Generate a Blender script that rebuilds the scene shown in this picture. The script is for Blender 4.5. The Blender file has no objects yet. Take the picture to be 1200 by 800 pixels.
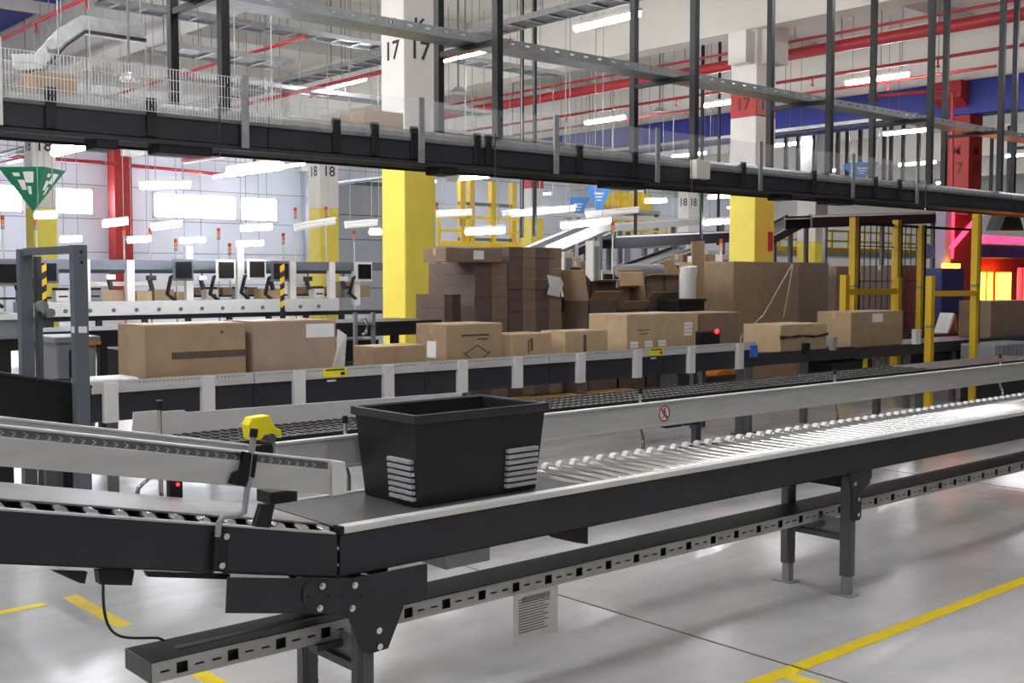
import bpy, bmesh, math, random
from mathutils import Vector, Matrix
random.seed(7)
R = math.radians
S = bpy.context.scene
COL = S.collection

# ---------------------------------------------------------------- camera, world, exposure
cd = bpy.data.cameras.new('camera'); cam = bpy.data.objects.new('camera', cd); COL.objects.link(cam)
cam.location = (0, 0, 1.75); cam.rotation_euler = (R(90 - 3.23), 0, R(48.87 - 90))
cd.sensor_width = 36; cd.lens = 39.84; cd.clip_end = 300; cd.clip_start = 0.05
S.camera = cam
w = bpy.data.worlds.new('daylight'); S.world = w; w.use_nodes = True
w.node_tree.nodes['Background'].inputs[0].default_value = (0.72, 0.86, 1, 1)
w.node_tree.nodes['Background'].inputs[1].default_value = 1.0
S.view_settings.view_transform = 'Standard'; S.view_settings.look = 'None'
S.view_settings.gamma = 1; S.view_settings.use_curve_mapping = False
S.view_settings.exposure = 1.15
LAMP = 60.0        # radiance of the hall's fluorescent tubes
TASK = 26.0        # radiance of the task lights over the benches
DAY = 14.0          # radiance of the daylit frosted window panes

# ---------------------------------------------------------------- helpers
def lin(h):
    h = h.lstrip('#'); o = []
    for i in (0, 2, 4):
        c = int(h[i:i+2], 16) / 255
        o.append(c / 12.92 if c <= 0.04045 else ((c + 0.055) / 1.055) ** 2.4)
    return (*o, 1)

MATS = {}
def mat(name, h, rough=0.5, metal=0.0, var=0.06, scale=6.0, bump=0.0, emit=None, es=0.0, alpha=None, spec=0.5, stretch=None):
    m = bpy.data.materials.new(name); m.use_nodes = True
    nt = m.node_tree; b = nt.nodes['Principled BSDF']
    c = lin(h)
    b.inputs['Roughness'].default_value = rough; b.inputs['Metallic'].default_value = metal
    b.inputs['Specular IOR Level'].default_value = spec
    if var or bump:
        tc = nt.nodes.new('ShaderNodeTexCoord'); mp = nt.nodes.new('ShaderNodeMapping')
        if stretch: mp.inputs['Scale'].default_value = stretch
        nz = nt.nodes.new('ShaderNodeTexNoise'); nz.inputs['Scale'].default_value = scale; nz.inputs['Detail'].default_value = 5
        nt.links.new(tc.outputs['Object'], mp.inputs[0]); nt.links.new(mp.outputs[0], nz.inputs['Vector'])
        rp = nt.nodes.new('ShaderNodeValToRGB')
        rp.color_ramp.elements[0].position = 0.3; rp.color_ramp.elements[1].position = 0.7
        rp.color_ramp.elements[0].color = (*[x * (1 - var) for x in c[:3]], 1)
        rp.color_ramp.elements[1].color = (*[min(1, x * (1 + var)) for x in c[:3]], 1)
        nt.links.new(nz.outputs['Fac'], rp.inputs[0]); nt.links.new(rp.outputs[0], b.inputs['Base Color'])
        if bump:
            bp = nt.nodes.new('ShaderNodeBump'); bp.inputs['Strength'].default_value = bump; bp.inputs['Distance'].default_value = 0.01
            nt.links.new(nz.outputs['Fac'], bp.inputs['Height']); nt.links.new(bp.outputs[0], b.inputs['Normal'])
    else:
        b.inputs['Base Color'].default_value = c
    if emit:
        b.inputs['Emission Color'].default_value = lin(emit); b.inputs['Emission Strength'].default_value = es
    if alpha is not None:
        b.inputs['Alpha'].default_value = alpha
    MATS[name] = m
    return m

mat('dark_panel', '2c2d33', 0.45, 0.0, 0.12, 9)
mat('black', '101114', 0.5, 0, 0.15, 8)
mat('black_gloss', '0c0d10', 0.25, 0, 0.1, 8)
mat('tote_black', '141517', 0.45, 0, 0.15, 14)
mat('tote_grey', 'a6a7a9', 0.5, 0, 0.08, 10)
mat('alu', 'c4c4c2', 0.42, 0.2, 0.06, 5, stretch=(1, 6, 6))
mat('alu_bright', 'dcdbd8', 0.4, 0.15, 0.05, 5)
mat('chrome', 'd8d8d6', 0.13, 1.0, 0.05, 8)
mat('galv', '9da0a0', 0.45, 0.5, 0.14, 10)
mat('leg_grey', '66686b', 0.45, 0.4, 0.08, 6)
mat('leg_light', '9a9b9a', 0.5, 0.3, 0.08, 6)
mat('steel_blue', '6a7078', 0.5, 0.3, 0.06, 5)
mat('belt', '4a4a4a', 0.5, 0, 0.1, 12, 0.05)
mat('belt_grey', '8a8a88', 0.42, 0, 0.07, 10)
mat('tray_cover', '1f1e1f', 0.6, 0.0, 0.12, 6, spec=0.2)
mat('yellow', 'e2cf50', 0.55, 0, 0.05, 3)
mat('yellow_rail', 'd9b41e', 0.45, 0, 0.07, 5)
mat('line_yellow', 'f0d51f', 0.45, 0, 0.07, 6)
mat('white_paint', 'd9d5ce', 0.65, 0, 0.04, 2)
mat('red_paint', 'a3231d', 0.5, 0, 0.07, 3)
mat('pipe_red', 'a3262a', 0.45, 0, 0.06, 4)
mat('blue_paint', '1f2a86', 0.55, 0, 0.08, 2)
mat('ceiling', 'c7c3bb', 0.8, 0, 0.05, 0.5)
mat('beam', 'cfcbc2', 0.75, 0, 0.05, 0.7)
mat('wall', 'e9effb', 0.7, 0, 0.03, 0.4)  # bluish window light is put into the wall colour
mat('wall_far', 'd2d1cb', 0.75, 0, 0.05, 0.4)
mat('wall_rear', '70706e', 0.8, 0, 0.05, 0.4)  # unseen walls coloured dark to cut bounced light and darken reflections
mat('grey_door', 'a9adb4', 0.6, 0, 0.04, 1)
mat('ink', '26262a', 0.6, 0, 0.0)
mat('ink_red', '5a1512', 0.6, 0, 0.0)
mat('white', 'efefec', 0.5, 0, 0.03, 8)
mat('paper', 'd9d9d6', 0.6, 0, 0.05, 20)
mat('sticker_yellow', 'f2e21c', 0.5, 0, 0.04, 20)
mat('sign_red', 'b02a30', 0.5, 0, 0.0)
mat('sign_green', '1e7a55', 0.5, 0, 0.05, 4)
mat('sign_blue', '4f8fd6', 0.5, 0, 0.05, 4)
mat('carton', 'a58c6f', 0.75, 0, 0.08, 7, 0.05)
mat('carton_pink', 'a78f7e', 0.75, 0, 0.07, 7, 0.05)
mat('carton_light', 'b89f7c', 0.75, 0, 0.07, 7, 0.05)
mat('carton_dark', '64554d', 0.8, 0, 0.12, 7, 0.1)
mat('carton_mid', '84705e', 0.8, 0, 0.1, 7, 0.05)
mat('carton_edge', '4c3c33', 0.85, 0, 0.2, 30)
mat('tape_dark', '5c5148', 0.35, 0, 0.1, 12)
mat('tape_clear', 'bda27c', 0.25, 0, 0.05, 12)
mat('film', 'c9cbcd', 0.25, 0, 0.1, 12, alpha=0.07)
mat('wood', 'a67c47', 0.8, 0, 0.18, 8, 0.1, stretch=(1, 8, 8))
mat('plastic_grey', '84888c', 0.5, 0, 0.05, 6)
mat('bag_white', 'dcdcda', 0.45, 0, 0.08, 9, 0.4)
mat('lilac', '9a92a8', 0.5, 0.2, 0.05, 5)
mat('cabinet_violet', '2d2a66', 0.45, 0, 0.08, 3)
mat('machine_red', 'a32a22', 0.5, 0, 0.08, 3)
mat('orange', 'e07b24', 0.5, 0, 0.05, 6)
mat('blue_tag', '3f6fd0', 0.5, 0, 0.04, 6)
mat('screen', '15171c', 0.15, 0, 0.0)
mat('lamp', 'ffffff', 0.5, 0, 0, emit='fcfbff', es=LAMP)
mat('task_lamp', 'ffffff', 0.5, 0, 0, emit='f4f7ff', es=TASK)
mat('day_pane', 'ffffff', 0.4, 0, 0, emit='dfeaff', es=DAY)
mat('glow_red', 'ff2010', 0.4, 0, 0, emit='ff1a22', es=5)
mat('glow_amber', 'ffb030', 0.4, 0, 0, emit='ffb02c', es=5)
mat('glow_pink', 'ff3060', 0.4, 0, 0, emit='ff2a4c', es=2.2)
mat('glow_led', 'ff2020', 0.4, 0, 0, emit='ff1a1a', es=5)

def glassy():
    m = bpy.data.materials.new('clear_guard'); m.use_nodes = True
    nt = m.node_tree; b = nt.nodes['Principled BSDF']
    b.inputs['Base Color'].default_value = (0.9, 0.92, 0.92, 1); b.inputs['Roughness'].default_value = 0.08
    b.inputs['Alpha'].default_value = 0.12; MATS['clear_guard'] = m
glassy()

def floor_mat():
    m = bpy.data.materials.new('floor_concrete'); m.use_nodes = True
    nt = m.node_tree; b = nt.nodes['Principled BSDF']; N = nt.nodes.new; L = nt.links.new
    tc = N('ShaderNodeTexCoord')
    n1 = N('ShaderNodeTexNoise'); n1.inputs['Scale'].default_value = 0.7; n1.inputs['Detail'].default_value = 6; n1.inputs['Roughness'].default_value = 0.6
    n2 = N('ShaderNodeTexNoise'); n2.inputs['Scale'].default_value = 9; n2.inputs['Detail'].default_value = 4
    n3 = N('ShaderNodeTexNoise'); n3.inputs['Scale'].default_value = 2.2; n3.inputs['Detail'].default_value = 8
    mp = N('ShaderNodeMapping'); mp.inputs['Scale'].default_value = (0.5, 2.4, 1)
    L(tc.outputs['Object'], n1.inputs['Vector']); L(tc.outputs['Object'], n2.inputs['Vector'])
    L(tc.outputs['Object'], mp.inputs[0]); L(mp.outputs[0], n3.inputs['Vector'])
    r1 = N('ShaderNodeValToRGB'); r1.color_ramp.elements[0].position = 0.32; r1.color_ramp.elements[1].position = 0.66
    r1.color_ramp.elements[0].color = lin('b6b6b6'); r1.color_ramp.elements[1].color = lin('d2d2d1')
    L(n1.outputs['Fac'], r1.inputs[0])
    mx = N('ShaderNodeMixRGB'); mx.blend_type = 'MULTIPLY'; mx.inputs[0].default_value = 0.35
    r2 = N('ShaderNodeValToRGB'); r2.color_ramp.elements[0].position = 0.35; r2.color_ramp.elements[1].position = 0.6
    r2.color_ramp.elements[0].color = (0.72, 0.71, 0.70, 1); r2.color_ramp.elements[1].color = (1, 1, 1, 1)
    L(n3.outputs['Fac'], r2.inputs[0]); L(r1.outputs[0], mx.inputs[1]); L(r2.outputs[0], mx.inputs[2])
    L(mx.outputs[0], b.inputs['Base Color'])
    mr = N('ShaderNodeMapRange'); mr.inputs['To Min'].default_value = 0.13; mr.inputs['To Max'].default_value = 0.30
    L(n2.outputs['Fac'], mr.inputs[0]); L(mr.outputs[0], b.inputs['Roughness'])
    b.inputs['Specular IOR Level'].default_value = 0.6
    MATS['floor'] = m
floor_mat()

class MB:
    def __init__(s): s.v = []; s.f = []; s.s = []
    def add(s, vs, fs, smooth=False):
        n = len(s.v); s.v += [tuple(v) for v in vs]
        for f in fs: s.f.append(tuple(i + n for i in f)); s.s.append(smooth)
        return s
    def box(s, x0, x1, y0, y1, z0, z1):
        if x0 > x1: x0, x1 = x1, x0
        if y0 > y1: y0, y1 = y1, y0
        if z0 > z1: z0, z1 = z1, z0
        return s.add([(x0,y0,z0),(x1,y0,z0),(x1,y1,z0),(x0,y1,z0),(x0,y0,z1),(x1,y0,z1),(x1,y1,z1),(x0,y1,z1)],
              [(0,3,2,1),(4,5,6,7),(0,1,5,4),(1,2,6,5),(2,3,7,6),(3,0,4,7)])
    def prism(s, poly, axis, a, b):
        # poly: 2D points; axis 'y' -> (x,z) points extruded in y; 'x' -> (y,z); 'z' -> (x,y)
        def p(u, v, t): return {'y': (u, t, v), 'x': (t, u, v), 'z': (u, v, t)}[axis]
        n = len(poly); vs = [p(u, v, a) for u, v in poly] + [p(u, v, b) for u, v in poly]
        fs = [tuple(range(n)), tuple(range(2*n-1, n-1, -1))] + [(i, i+n, (i+1) % n + n, (i+1) % n) for i in range(n)]
        return s.add(vs, fs)
    def cyl(s, p0, p1, r, n=12, r2=None):
        p0, p1 = Vector(p0), Vector(p1); d = (p1 - p0).normalized(); r2 = r if r2 is None else r2
        a = d.orthogonal().normalized(); b = d.cross(a); vs = []
        for p, q in ((p0, r), (p1, r2)):
            for i in range(n):
                t = 2 * math.pi * i / n; vs.append(p + a * math.cos(t) * q + b * math.sin(t) * q)
        s.add(vs, [(i, (i+1) % n, (i+1) % n + n, i + n) for i in range(n)], True)
        s.add(vs[:n], [tuple(range(n-1, -1, -1))]); s.add(vs[n:], [tuple(range(n))])
        return s
    def tube(s, pts, r, n=8, sm=True):
        pts = [Vector(p) for p in pts]; rings = []
        a = None
        for i, p in enumerate(pts):
            d = (pts[min(i+1, len(pts)-1)] - pts[max(i-1, 0)]).normalized()
            a = d.orthogonal().normalized() if a is None else (a - d * a.dot(d)).normalized()
            b = d.cross(a)
            rings.append([p + a * math.cos(2*math.pi*k/n) * r + b * math.sin(2*math.pi*k/n) * r for k in range(n)])
        vs = [v for rg in rings for v in rg]; m = len(pts)
        s.add(vs, [(i*n+k, i*n+(k+1) % n, (i+1)*n+(k+1) % n, (i+1)*n+k) for i in range(m-1) for k in range(n)], sm)
        s.add(rings[0], [tuple(range(n-1, -1, -1))]); s.add(rings[-1], [tuple(range(n))])
        return s
    def slope(s, x0, x1, y0, y1, zt0, zt1, h0, h1=None):
        h1 = h0 if h1 is None else h1
        return s.prism([(x0, zt0 - h0), (x1, zt1 - h1), (x1, zt1), (x0, zt0)], 'y', y0, y1)
    def perf(s, x0, x1, y0, y1, z0, z1, holes):
        # a strip with real rectangular holes, holes sorted (xa, xb, za, zb)
        c = x0
        for xa, xb, za, zb in holes:
            if xa < c or xb > x1: continue
            s.box(c, xa, y0, y1, z0, z1); s.box(xa, xb, y0, y1, z0, za); s.box(xa, xb, y0, y1, zb, z1); c = xb
        return s.box(c, x1, y0, y1, z0, z1)

ORG = {}
def finish(o, parent):
    COL.objects.link(o)
    if parent is not None:
        o.parent = parent; ORG[o] = ORG[parent]
    return o
def part(name, mb, m, parent=None, bevel=0.0, org=None, label=None):
    og = ORG[parent] if parent is not None else Vector(org or (0, 0, 0))
    me = bpy.data.meshes.new(name)
    me.from_pydata([(x - og.x, y - og.y, z - og.z) for x, y, z in mb.v], [], mb.f)
    bm = bmesh.new(); bm.from_mesh(me); bmesh.ops.recalc_face_normals(bm, faces=bm.faces); bm.to_mesh(me); bm.free()
    me.polygons.foreach_set('use_smooth', mb.s); me.update()
    me.materials.append(MATS[m])
    o = bpy.data.objects.new(name, me); finish(o, parent)
    if parent is None: o.location = og; ORG[o] = og
    if bevel:
        md = o.modifiers.new('bevel', 'BEVEL'); md.width = bevel; md.segments = 2; md.limit_method = 'ANGLE'; md.angle_limit = R(50)
    if label: o['label'] = label
    return o
def tag(o, label, cat, group=None, kind=None):
    o['label'] = label; o['category'] = cat
    if group: o['group'] = group
    if kind: o['kind'] = kind
    return o
def thing(name, label, cat, loc, group=None, kind=None):
    o = bpy.data.objects.new(name, None); COL.objects.link(o); o.location = loc; o.empty_display_size = 0.1
    ORG[o] = Vector(loc); return tag(o, label, cat, group, kind)
def struct(name, mb, m, label=None, bevel=0):
    o = part(name, mb, m, None, bevel); o['kind'] = 'structure'
    if label: o['label'] = label
    return o
def copy_tree(o, parent=None, shift=None):
    c = o.copy(); COL.objects.link(c); c.parent = parent
    if parent is None and shift is not None: c.location = Vector(o.location) + Vector(shift)
    for ch in [k for k in bpy.data.objects if k.parent == o]: copy_tree(ch, c)
    return c
def children(o): return [k for k in bpy.data.objects if k.parent == o]
def dup(o, parent, dx=0, dy=0, dz=0):
    c = o.copy(); COL.objects.link(c); c.parent = parent
    c.location = (o.location.x + dx, o.location.y + dy, o.location.z + dz); return c
def text(name, s, size, loc, facing, m, parent):
    cu = bpy.data.curves.new(name, 'FONT'); cu.body = s; cu.size = size; cu.align_x = 'CENTER'; cu.align_y = 'CENTER'; cu.extrude = 0.002; cu.offset = 0.012 * size
    cu.resolution_u = 4; cu.materials.append(MATS[m])
    o = bpy.data.objects.new(name, cu); finish(o, parent)
    o.location = Vector(loc) - (ORG[parent] if parent else Vector())
    o.rotation_euler = (R(90), 0, 0) if facing == '-y' else (R(90), 0, R(-90))
    return o
ORD = ['first', 'second', 'third', 'fourth', 'fifth', 'sixth', 'seventh', 'eighth', 'ninth', 'tenth', 'eleventh', 'twelfth', 'thirteenth', 'fourteenth', 'fifteenth', 'sixteenth']

# ================================================================= the hall
floor = struct('floor', MB().box(-22, 64, -18, 48, -0.2, 0), 'floor')
def mark(pts, name='floor_marking', m='line_yellow'):
    o = part(name, MB().prism(pts, 'z', 0.0, 0.002), m, floor)
    return o
mark([(1.0, 2.885), (13.0, 2.885), (13.0, 2.965), (1.0, 2.965)])
mark([(4.10, 1.2), (4.18, 1.2), (4.18, 2.885), (4.10, 2.885)])
mark([(1.2, 6.12), (2.06, 6.13), (2.05, 6.20), (1.2, 6.19)])
mark([(2.17, 6.22), (2.25, 6.24), (2.26, 5.5), (2.18, 5.5)])
mark([(2.16, 4.66), (2.24, 4.66), (2.24, 4.0), (2.16, 4.0)])
for x, y0, y1 in ((4.25, 1.5, 6.9), (9.3, 1.0, 6.9)):
    mark([(x, y0), (x + 0.012, y0), (x + 0.012, y1), (x, y1)], 'floor_joint', 'tape_dark')

WIN = [(11.4, 15.36), (16.47, 18.22), (20.82, 24.8), (24.98, 26.9)]
wb = MB().box(-22, 64, 47.6, 48, 0, 4.35).box(-22, 64, 47.6, 48, 5.47, 8.7)
c = -22
for a, b in WIN: wb.box(c, a, 47.6, 48, 4.35, 5.47); c = b
wb.box(c, 64, 47.6, 48, 4.35, 5.47)
wall_back = struct('wall_back', wb, 'wall')
wl = MB()
for z in (1.4, 2.8, 4.2, 5.6, 7.0): wl.box(-22, 64, 47.585, 47.6, z, z + 0.03)
part('panel_joint', wl, 'galv', wall_back)
for i, (a, b) in enumerate(WIN):
    wi = bpy.data.objects.new(f'window_{i+1}', None); COL.objects.link(wi); wi['kind'] = 'structure'; ORG[wi] = Vector((0, 0, 0))
    fr = MB()
    fr.box(a, b, 47.55, 47.75, 4.35, 4.41).box(a, b, 47.55, 47.75, 5.41, 5.47).box(a, a + .06, 47.55, 47.75, 4.35, 5.47).box(b - .06, b, 47.55, 47.75, 4.35, 5.47)
    part('window_frame', fr, 'white', wi)
    n = max(1, round((b - a) / 1.9)); wd = (b - a - .12) / n
    for k in range(n):
        part('pane', MB().box(a + .06 + wd * k + .02, a + .06 + wd * (k + 1) - .02, 47.66, 47.68, 4.41, 5.41), 'day_pane', wi)
struct('wall_right', MB().box(63.6, 64, -18, 48, 0, 8.7), 'wall_far')
struct('wall_left', MB().box(-22, -21.6, -18, 48, 0, 8.7), 'wall_rear')
struct('wall_front', MB().box(-22, 64, -18, -17.6, 0, 8.7), 'wall_rear')
d = struct('door_1', MB().box(29.2, 33.6, 47.45, 47.6, 0, 6.3), 'grey_door')
part('door_frame', MB().box(29.0, 29.2, 47.4, 47.6, 0, 6.4).box(33.6, 33.8, 47.4, 47.6, 0, 6.4).box(29.0, 33.8, 47.4, 47.6, 6.3, 6.5), 'leg_grey', d)
for z in (1.2, 2.4, 3.6, 4.8): part('door_slat', MB().box(29.2, 33.6, 47.43, 47.45, z, z + .05), 'leg_grey', d)

ceil = struct('ceiling', MB().box(-22, 64, -18, 48, 8.4, 8.7), 'ceiling')
def beam(x, z0=6.8, wd=0.55, m='beam'):
    o = part('beam', MB().box(x - wd/2, x + wd/2, -17.6, 47.6, z0, 8.4), m, ceil); return o
for x in (1.3, 10.3, 19.3, 37.3, 46.3, 55.3): beam(x)
beam(28.2, 6.76, 0.6)
part('beam', MB().box(27.85, 28.55, -17.6, 30.6, 5.9, 6.75), 'blue_paint', ceil, label='deep blue painted crane beam along the column line')
part('beam', MB().box(5.2, 9.9, 22.0, 47.6, 8.3, 8.4), 'blue_paint', ceil, label='roof panel coloured blue as skylight glow in the far left bay')  # blue glow of a skylight put into the panel colour
for k in range(9):   # roof ribs spanning between the beams
    for i, x in enumerate((1.3, 10.3, 19.3, 28.2, 37.3)):
        part('ceiling_rib', MB().box(x + .3, x + 8.6, 5 + k * 4.6, 5.22 + k * 4.6, 8.05, 8.4), 'ceiling', ceil)


# ------------------------------------------------------------- columns
def column(label, X, Y, wd, bands, glyphs, cap=None):
    c = thing('column', label, 'column', (X, Y, 0), 'concrete columns of the hall')
    for i, (z0, z1, m) in enumerate(bands):
        part('paint_band' if i else 'shaft', MB().box(X, X + wd, Y, Y + wd, z0, z1), m, c, 0.02)
    for s, z, sz, m in glyphs:
        text('lettering', s, sz, (X + wd / 2, Y - .004, z), '-y', m, c)
        text('lettering', s, sz, (X - .004, Y + wd / 2, z), '-x', m, c)
    if cap:
        part('capital', MB().prism([(X - .55, 6.72), (X + wd + .55, 6.72), (X + wd + .55, 6.3), (X + wd, 6.0), (X, 6.0), (X - .55, 6.3)], 'y', Y - .03, Y + wd + .03), cap, c)
    return c
kc = column('yellow and white column numbered 17 crossing the picture left of centre', 10.29, 14.3, .61,
       [(0, 4.0, 'yellow'), (4.0, 8.4, 'white_paint')], [('K', 5.60, .36, 'ink'), ('17', 5.24, .40, 'ink')])
lc = column('yellow and white column with a red band behind the large wrapped carton', 19.1, 14.3, .66,
       [(0, 3.75, 'yellow'), (3.75, 5.05, 'white_paint'), (5.05, 5.6, 'red_paint'), (5.6, 8.4, 'white_paint')], [('17', 5.3, .36, 'ink_red')])
part('junction_box', MB().box(18.8, 19.1, 14.35, 14.8, 6.1, 6.75), 'white_paint', lc, .01)
part('junction_box', MB().box(19.25, 19.75, 14.0, 14.3, 6.1, 6.85), 'white_paint', lc, .01)
part('fire_sign', MB().box(19.55, 19.7, 14.285, 14.3, 2.3, 2.7), 'sign_red', lc)
column('all red column numbered 17 at the right with a wide capital', 28.0, 14.3, .7,
       [(0, 6.75, 'red_paint')], [('M', 5.0, .36, 'ink_red'), ('17', 4.55, .40, 'ink_red')], cap='red_paint')
column('far left column numbered 18 carrying the green hanging sign', 10.3, 31.1, .62,
       [(0, 3.6, 'yellow'), (3.6, 8.4, 'white_paint')], [('K', 5.75, .4, 'ink'), ('18', 5.25, .45, 'ink')])
column('distant yellow and white column numbered 18 left of the near column', 19.1, 31.1, .7,
       [(0, 3.95, 'yellow'), (3.95, 8.4, 'white_paint')], [('18', 5.1, .45, 'ink')])
column('distant yellow and white column with a red band behind the carton stack', 28.1, 31.1, .62,
       [(0, 3.95, 'yellow'), (3.95, 5.04, 'white_paint'), (5.04, 5.55, 'red_paint'), (5.55, 8.4, 'white_paint')], [])
column('distant pale column right of the blue hanging signs', 37.0, 31.1, .6,
       [(0, 2.6, 'yellow'), (2.6, 8.4, 'white_paint')], [('18', 4.9, .45, 'ink')])
column('red column standing against the back wall between the windows', 18.75, 46.6, .75, [(0, 8.4, 'red_paint')], [], )
column('pale grey column against the back wall right of the windows', 28.2, 46.6, .7, [(0, 2.6, 'yellow'), (2.6, 8.4, 'grey_door')], [('18', 5.4, .4, 'ink')])
column('yellow column under the far walkway behind the wrapped carton', 31.5, 21.2, .7, [(0, 2.9, 'yellow'), (2.9, 8.4, 'white_paint')], [])

# ================================================================= ceiling lights
def ceiling_light(X, Y, Z, label, L=1.5, group='fluorescent ceiling lights', m='lamp', cat='ceiling light', drop=None, name='ceiling_light'):
    t = thing(name, label, cat, (X, Y, Z), group)
    part('diffuser', MB().cyl((X, Y - L/2, Z), (X, Y + L/2, Z), .05, 10), m, t)
    part('housing', MB().box(X - .05, X + .05, Y - L/2 - .03, Y + L/2 + .03, Z + .045, Z + .10), 'white', t)
    top = drop if drop is not None else 8.4
    for y in (Y - L * .4, Y + L * .4): part('hanger', MB().cyl((X, y, Z + .1), (X, y, top), .008, 5), 'galv', t)
    return t
near_lab = {(14.1, 13.7): 'lit fluorescent tube near the top, right of the centre column',
            (14.1, 17.7): 'lit fluorescent tube just right of the numbered yellow column',
            (14.1, 21.8): 'lit fluorescent tube just left of the numbered yellow column',
            (22.6, 13.7): 'lit fluorescent tube right of the red banded column, under red pipes',
            (22.8, 18.0): 'lit fluorescent tube just left of the red banded column',
            (22.8, 22.2): 'lit fluorescent tube above the far end of the blue beam'}
for (X, Y), lb in near_lab.items(): ceiling_light(X, Y, 6.1, lb)
k = 0
for X, ys in ((31.4, (18.0, 22.2, 26.4)), (40.4, (18.5, 22.7, 26.9)), (49.4, (20, 26))):
    for Y in ys:
        ceiling_light(X, Y, 6.1, f'distant lit tube, {ORD[k]} nearest in the bays behind the red column'); k += 1
k = 0
for X, ys in ((5.1, (26, 34)), (14.1, (30, 38)), (14.1, (44.5,)), (22.8, (31, 39, 45)), (31.4, (34, 42)), (40.4, (36, 44)), (49.4, (38,)), (57, (44,))):  # back rows, some tubes added to brighten the far walls
    for Y in ys:
        ceiling_light(X, Y, 6.1, f'lit ceiling tube of the partly added rows in the back left bays, {ORD[k]} nearest'); k += 1
for X in (-4, 0.6, 5.1, 14.1, 22.6):          # rows carried on unseen overhead, tubes added to brighten floor and columns
    for Y in ((-1, 3, 7, 11, 15, 19) if X < 8 else (7,)):
        ceiling_light(X, Y, 6.1, 'unseen fluorescent ceiling tube added in rows above the photographer', group='ceiling tubes above the aisle')

# ================================================================= red sprinkler pipes
def pipe(label, X, Z, y0, y1, r, drops=(), m='pipe_red', top=8.4, step=4.0):
    t = thing('sprinkler_pipe', label, 'pipe', (X, y0, Z), 'sprinkler pipes')
    part('pipe', MB().cyl((X, y0, Z), (X, y1, Z), r, 12), m, t)
    y = y0 + 1.3
    while y < y1:
        part('pipe_hanger', MB().cyl((X, y, Z + r), (X, y, top), .009, 5), 'leg_grey', t); y += step
    for y in drops: part('sprinkler_head', MB().cyl((X, y, Z), (X, y, Z - .16), .02, 6).cyl((X, y, Z - .16), (X, y, Z - .19), .045, 8), m, t)
    return t
pipe('fat red sprinkler main running past the red banded column', 20.6, 6.5, 4, 44, .12)
pipe('thin red pipe running just above the fat red main', 20.4, 6.72, 4, 44, .03, step=3)
pipe('thin red sprinkler line below the fat red main', 22.1, 6.25, 4, 40, .035, (9, 12, 15, 19, 23))
pipe('thin red branch line nearest the blue beam', 23.6, 6.2, 11.5, 36, .03, (14, 20))
pipe('thin red sprinkler line in the upper left corner', 7.42, 6.5, 8, 44, .04, (19.5, 22, 25))
pipe('thin red sprinkler line crossing left of the numbered yellow column', 12.7, 5.72, 14.5, 44, .045, (17, 21, 25))
pipe('thin red sprinkler line above the left mesh guard', 9.6, 5.6, 16, 44, .03, (20,))
wp = thing('wall_pipe', 'red pipe running along the back wall above the windows', 'pipe', (10, 46.3, 6.5))
part('pipe', MB().tube([(-5, 46.3, 6.45), (18, 46.3, 6.45), (24.2, 46.3, 6.25), (24.9, 46.3, 6.4), (25.2, 46.3, 7.6)], .08), 'pipe_red', wp)
dp = thing('riser_pipe', 'thin red riser bending down in front of the red column', 'pipe', (26.6, 14.0, 0))
part('pipe', MB().tube([(26.0, 16.0, 6.35), (26.6, 14.2, 6.35), (26.62, 14.05, 6.25), (26.62, 14.0, 3.0)], .045), 'pipe_red', dp)

# ================================================================= ceiling cable ladders and ducts
def ladder(label, axis, c, lo, hi, Z, wd, m='galv', step=0.5, hang=3.0):
    t = thing('cable_ladder', label, 'cable ladder', (c, lo, Z) if axis == 'y' else (lo, c, Z), 'cable ladders under the ceiling')
    for s in (-1, 1):
        e = c + s * wd / 2
        b = MB().box(e - .012, e + .012, lo, hi, Z, Z + .09) if axis == 'y' else MB().box(lo, hi, e - .012, e + .012, Z, Z + .09)
        part('side_rail', b, m, t)
    n = int((hi - lo) / step); first = None
    for i in range(n):
        p = lo + step * (i + .5)
        if first is None:
            first = part('rung', MB().box(c - wd/2, c + wd/2, p - .03, p + .03, Z + .01, Z + .04) if axis == 'y' else MB().box(p - .03, p + .03, c - wd/2, c + wd/2, Z + .01, Z + .04), m, t); p0 = p
        else: dup(first, t, *( (0, p - p0) if axis == 'y' else (p - p0, 0)))
    b = MB().box(c - wd * .36, c + wd * .30, lo, hi, Z + .04, Z + .08) if axis == 'y' else MB().box(lo, hi, c - wd * .36, c + wd * .30, Z + .04, Z + .08)
    part('cable_bundle', b, 'leg_grey', t)
    p = lo + .8
    while p < hi:
        for s in (-1, 1):
            e = c + s * wd / 2
            part('hanger_rod', MB().cyl((e, p, Z), (e, p, 8.4), .007, 5) if axis == 'y' else MB().cyl((p, e, Z), (p, e, 8.4), .007, 5), 'leg_grey', t)
        p += hang
    return t
ladder('cable ladder running away at the top, left of the bright tube', 'y', 13.2, 10.8, 44, 6.1, .5)
ladder('cable ladder crossing behind the numbered yellow column', 'x', 22.6, 10.6, 19.0, 5.9, .6)
ladder('cable ladder crossing high on the left behind the black posts', 'x', 19.6, 7.7, 18.6, 6.45, .5)
ladder('wide cable ladder in the left bay above the mesh guard', 'x', 17.4, 7.8, 10.0, 5.35, .7, hang=1.6)
ladder('cable ladder along the near side of the blue beam', 'y', 26.9, 15, 44, 5.8, .5)
ladder('far cable ladder crossing left of the banded column', 'x', 26.5, 19.6, 27.8, 5.95, .5)
du = thing('cable_duct', 'grey cable duct with a double bend in the upper left corner', 'cable duct', (7, 15, 5.4))
path = [(6.865, 16, 5.253), (6.006, 16, 5.262), (5.732, 16, 5.049), (5.414, 16, 4.661), (5.046, 16, 4.593)]
part('duct', MB().tube(path, .16, 4, False), 'galv', du)
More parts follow.
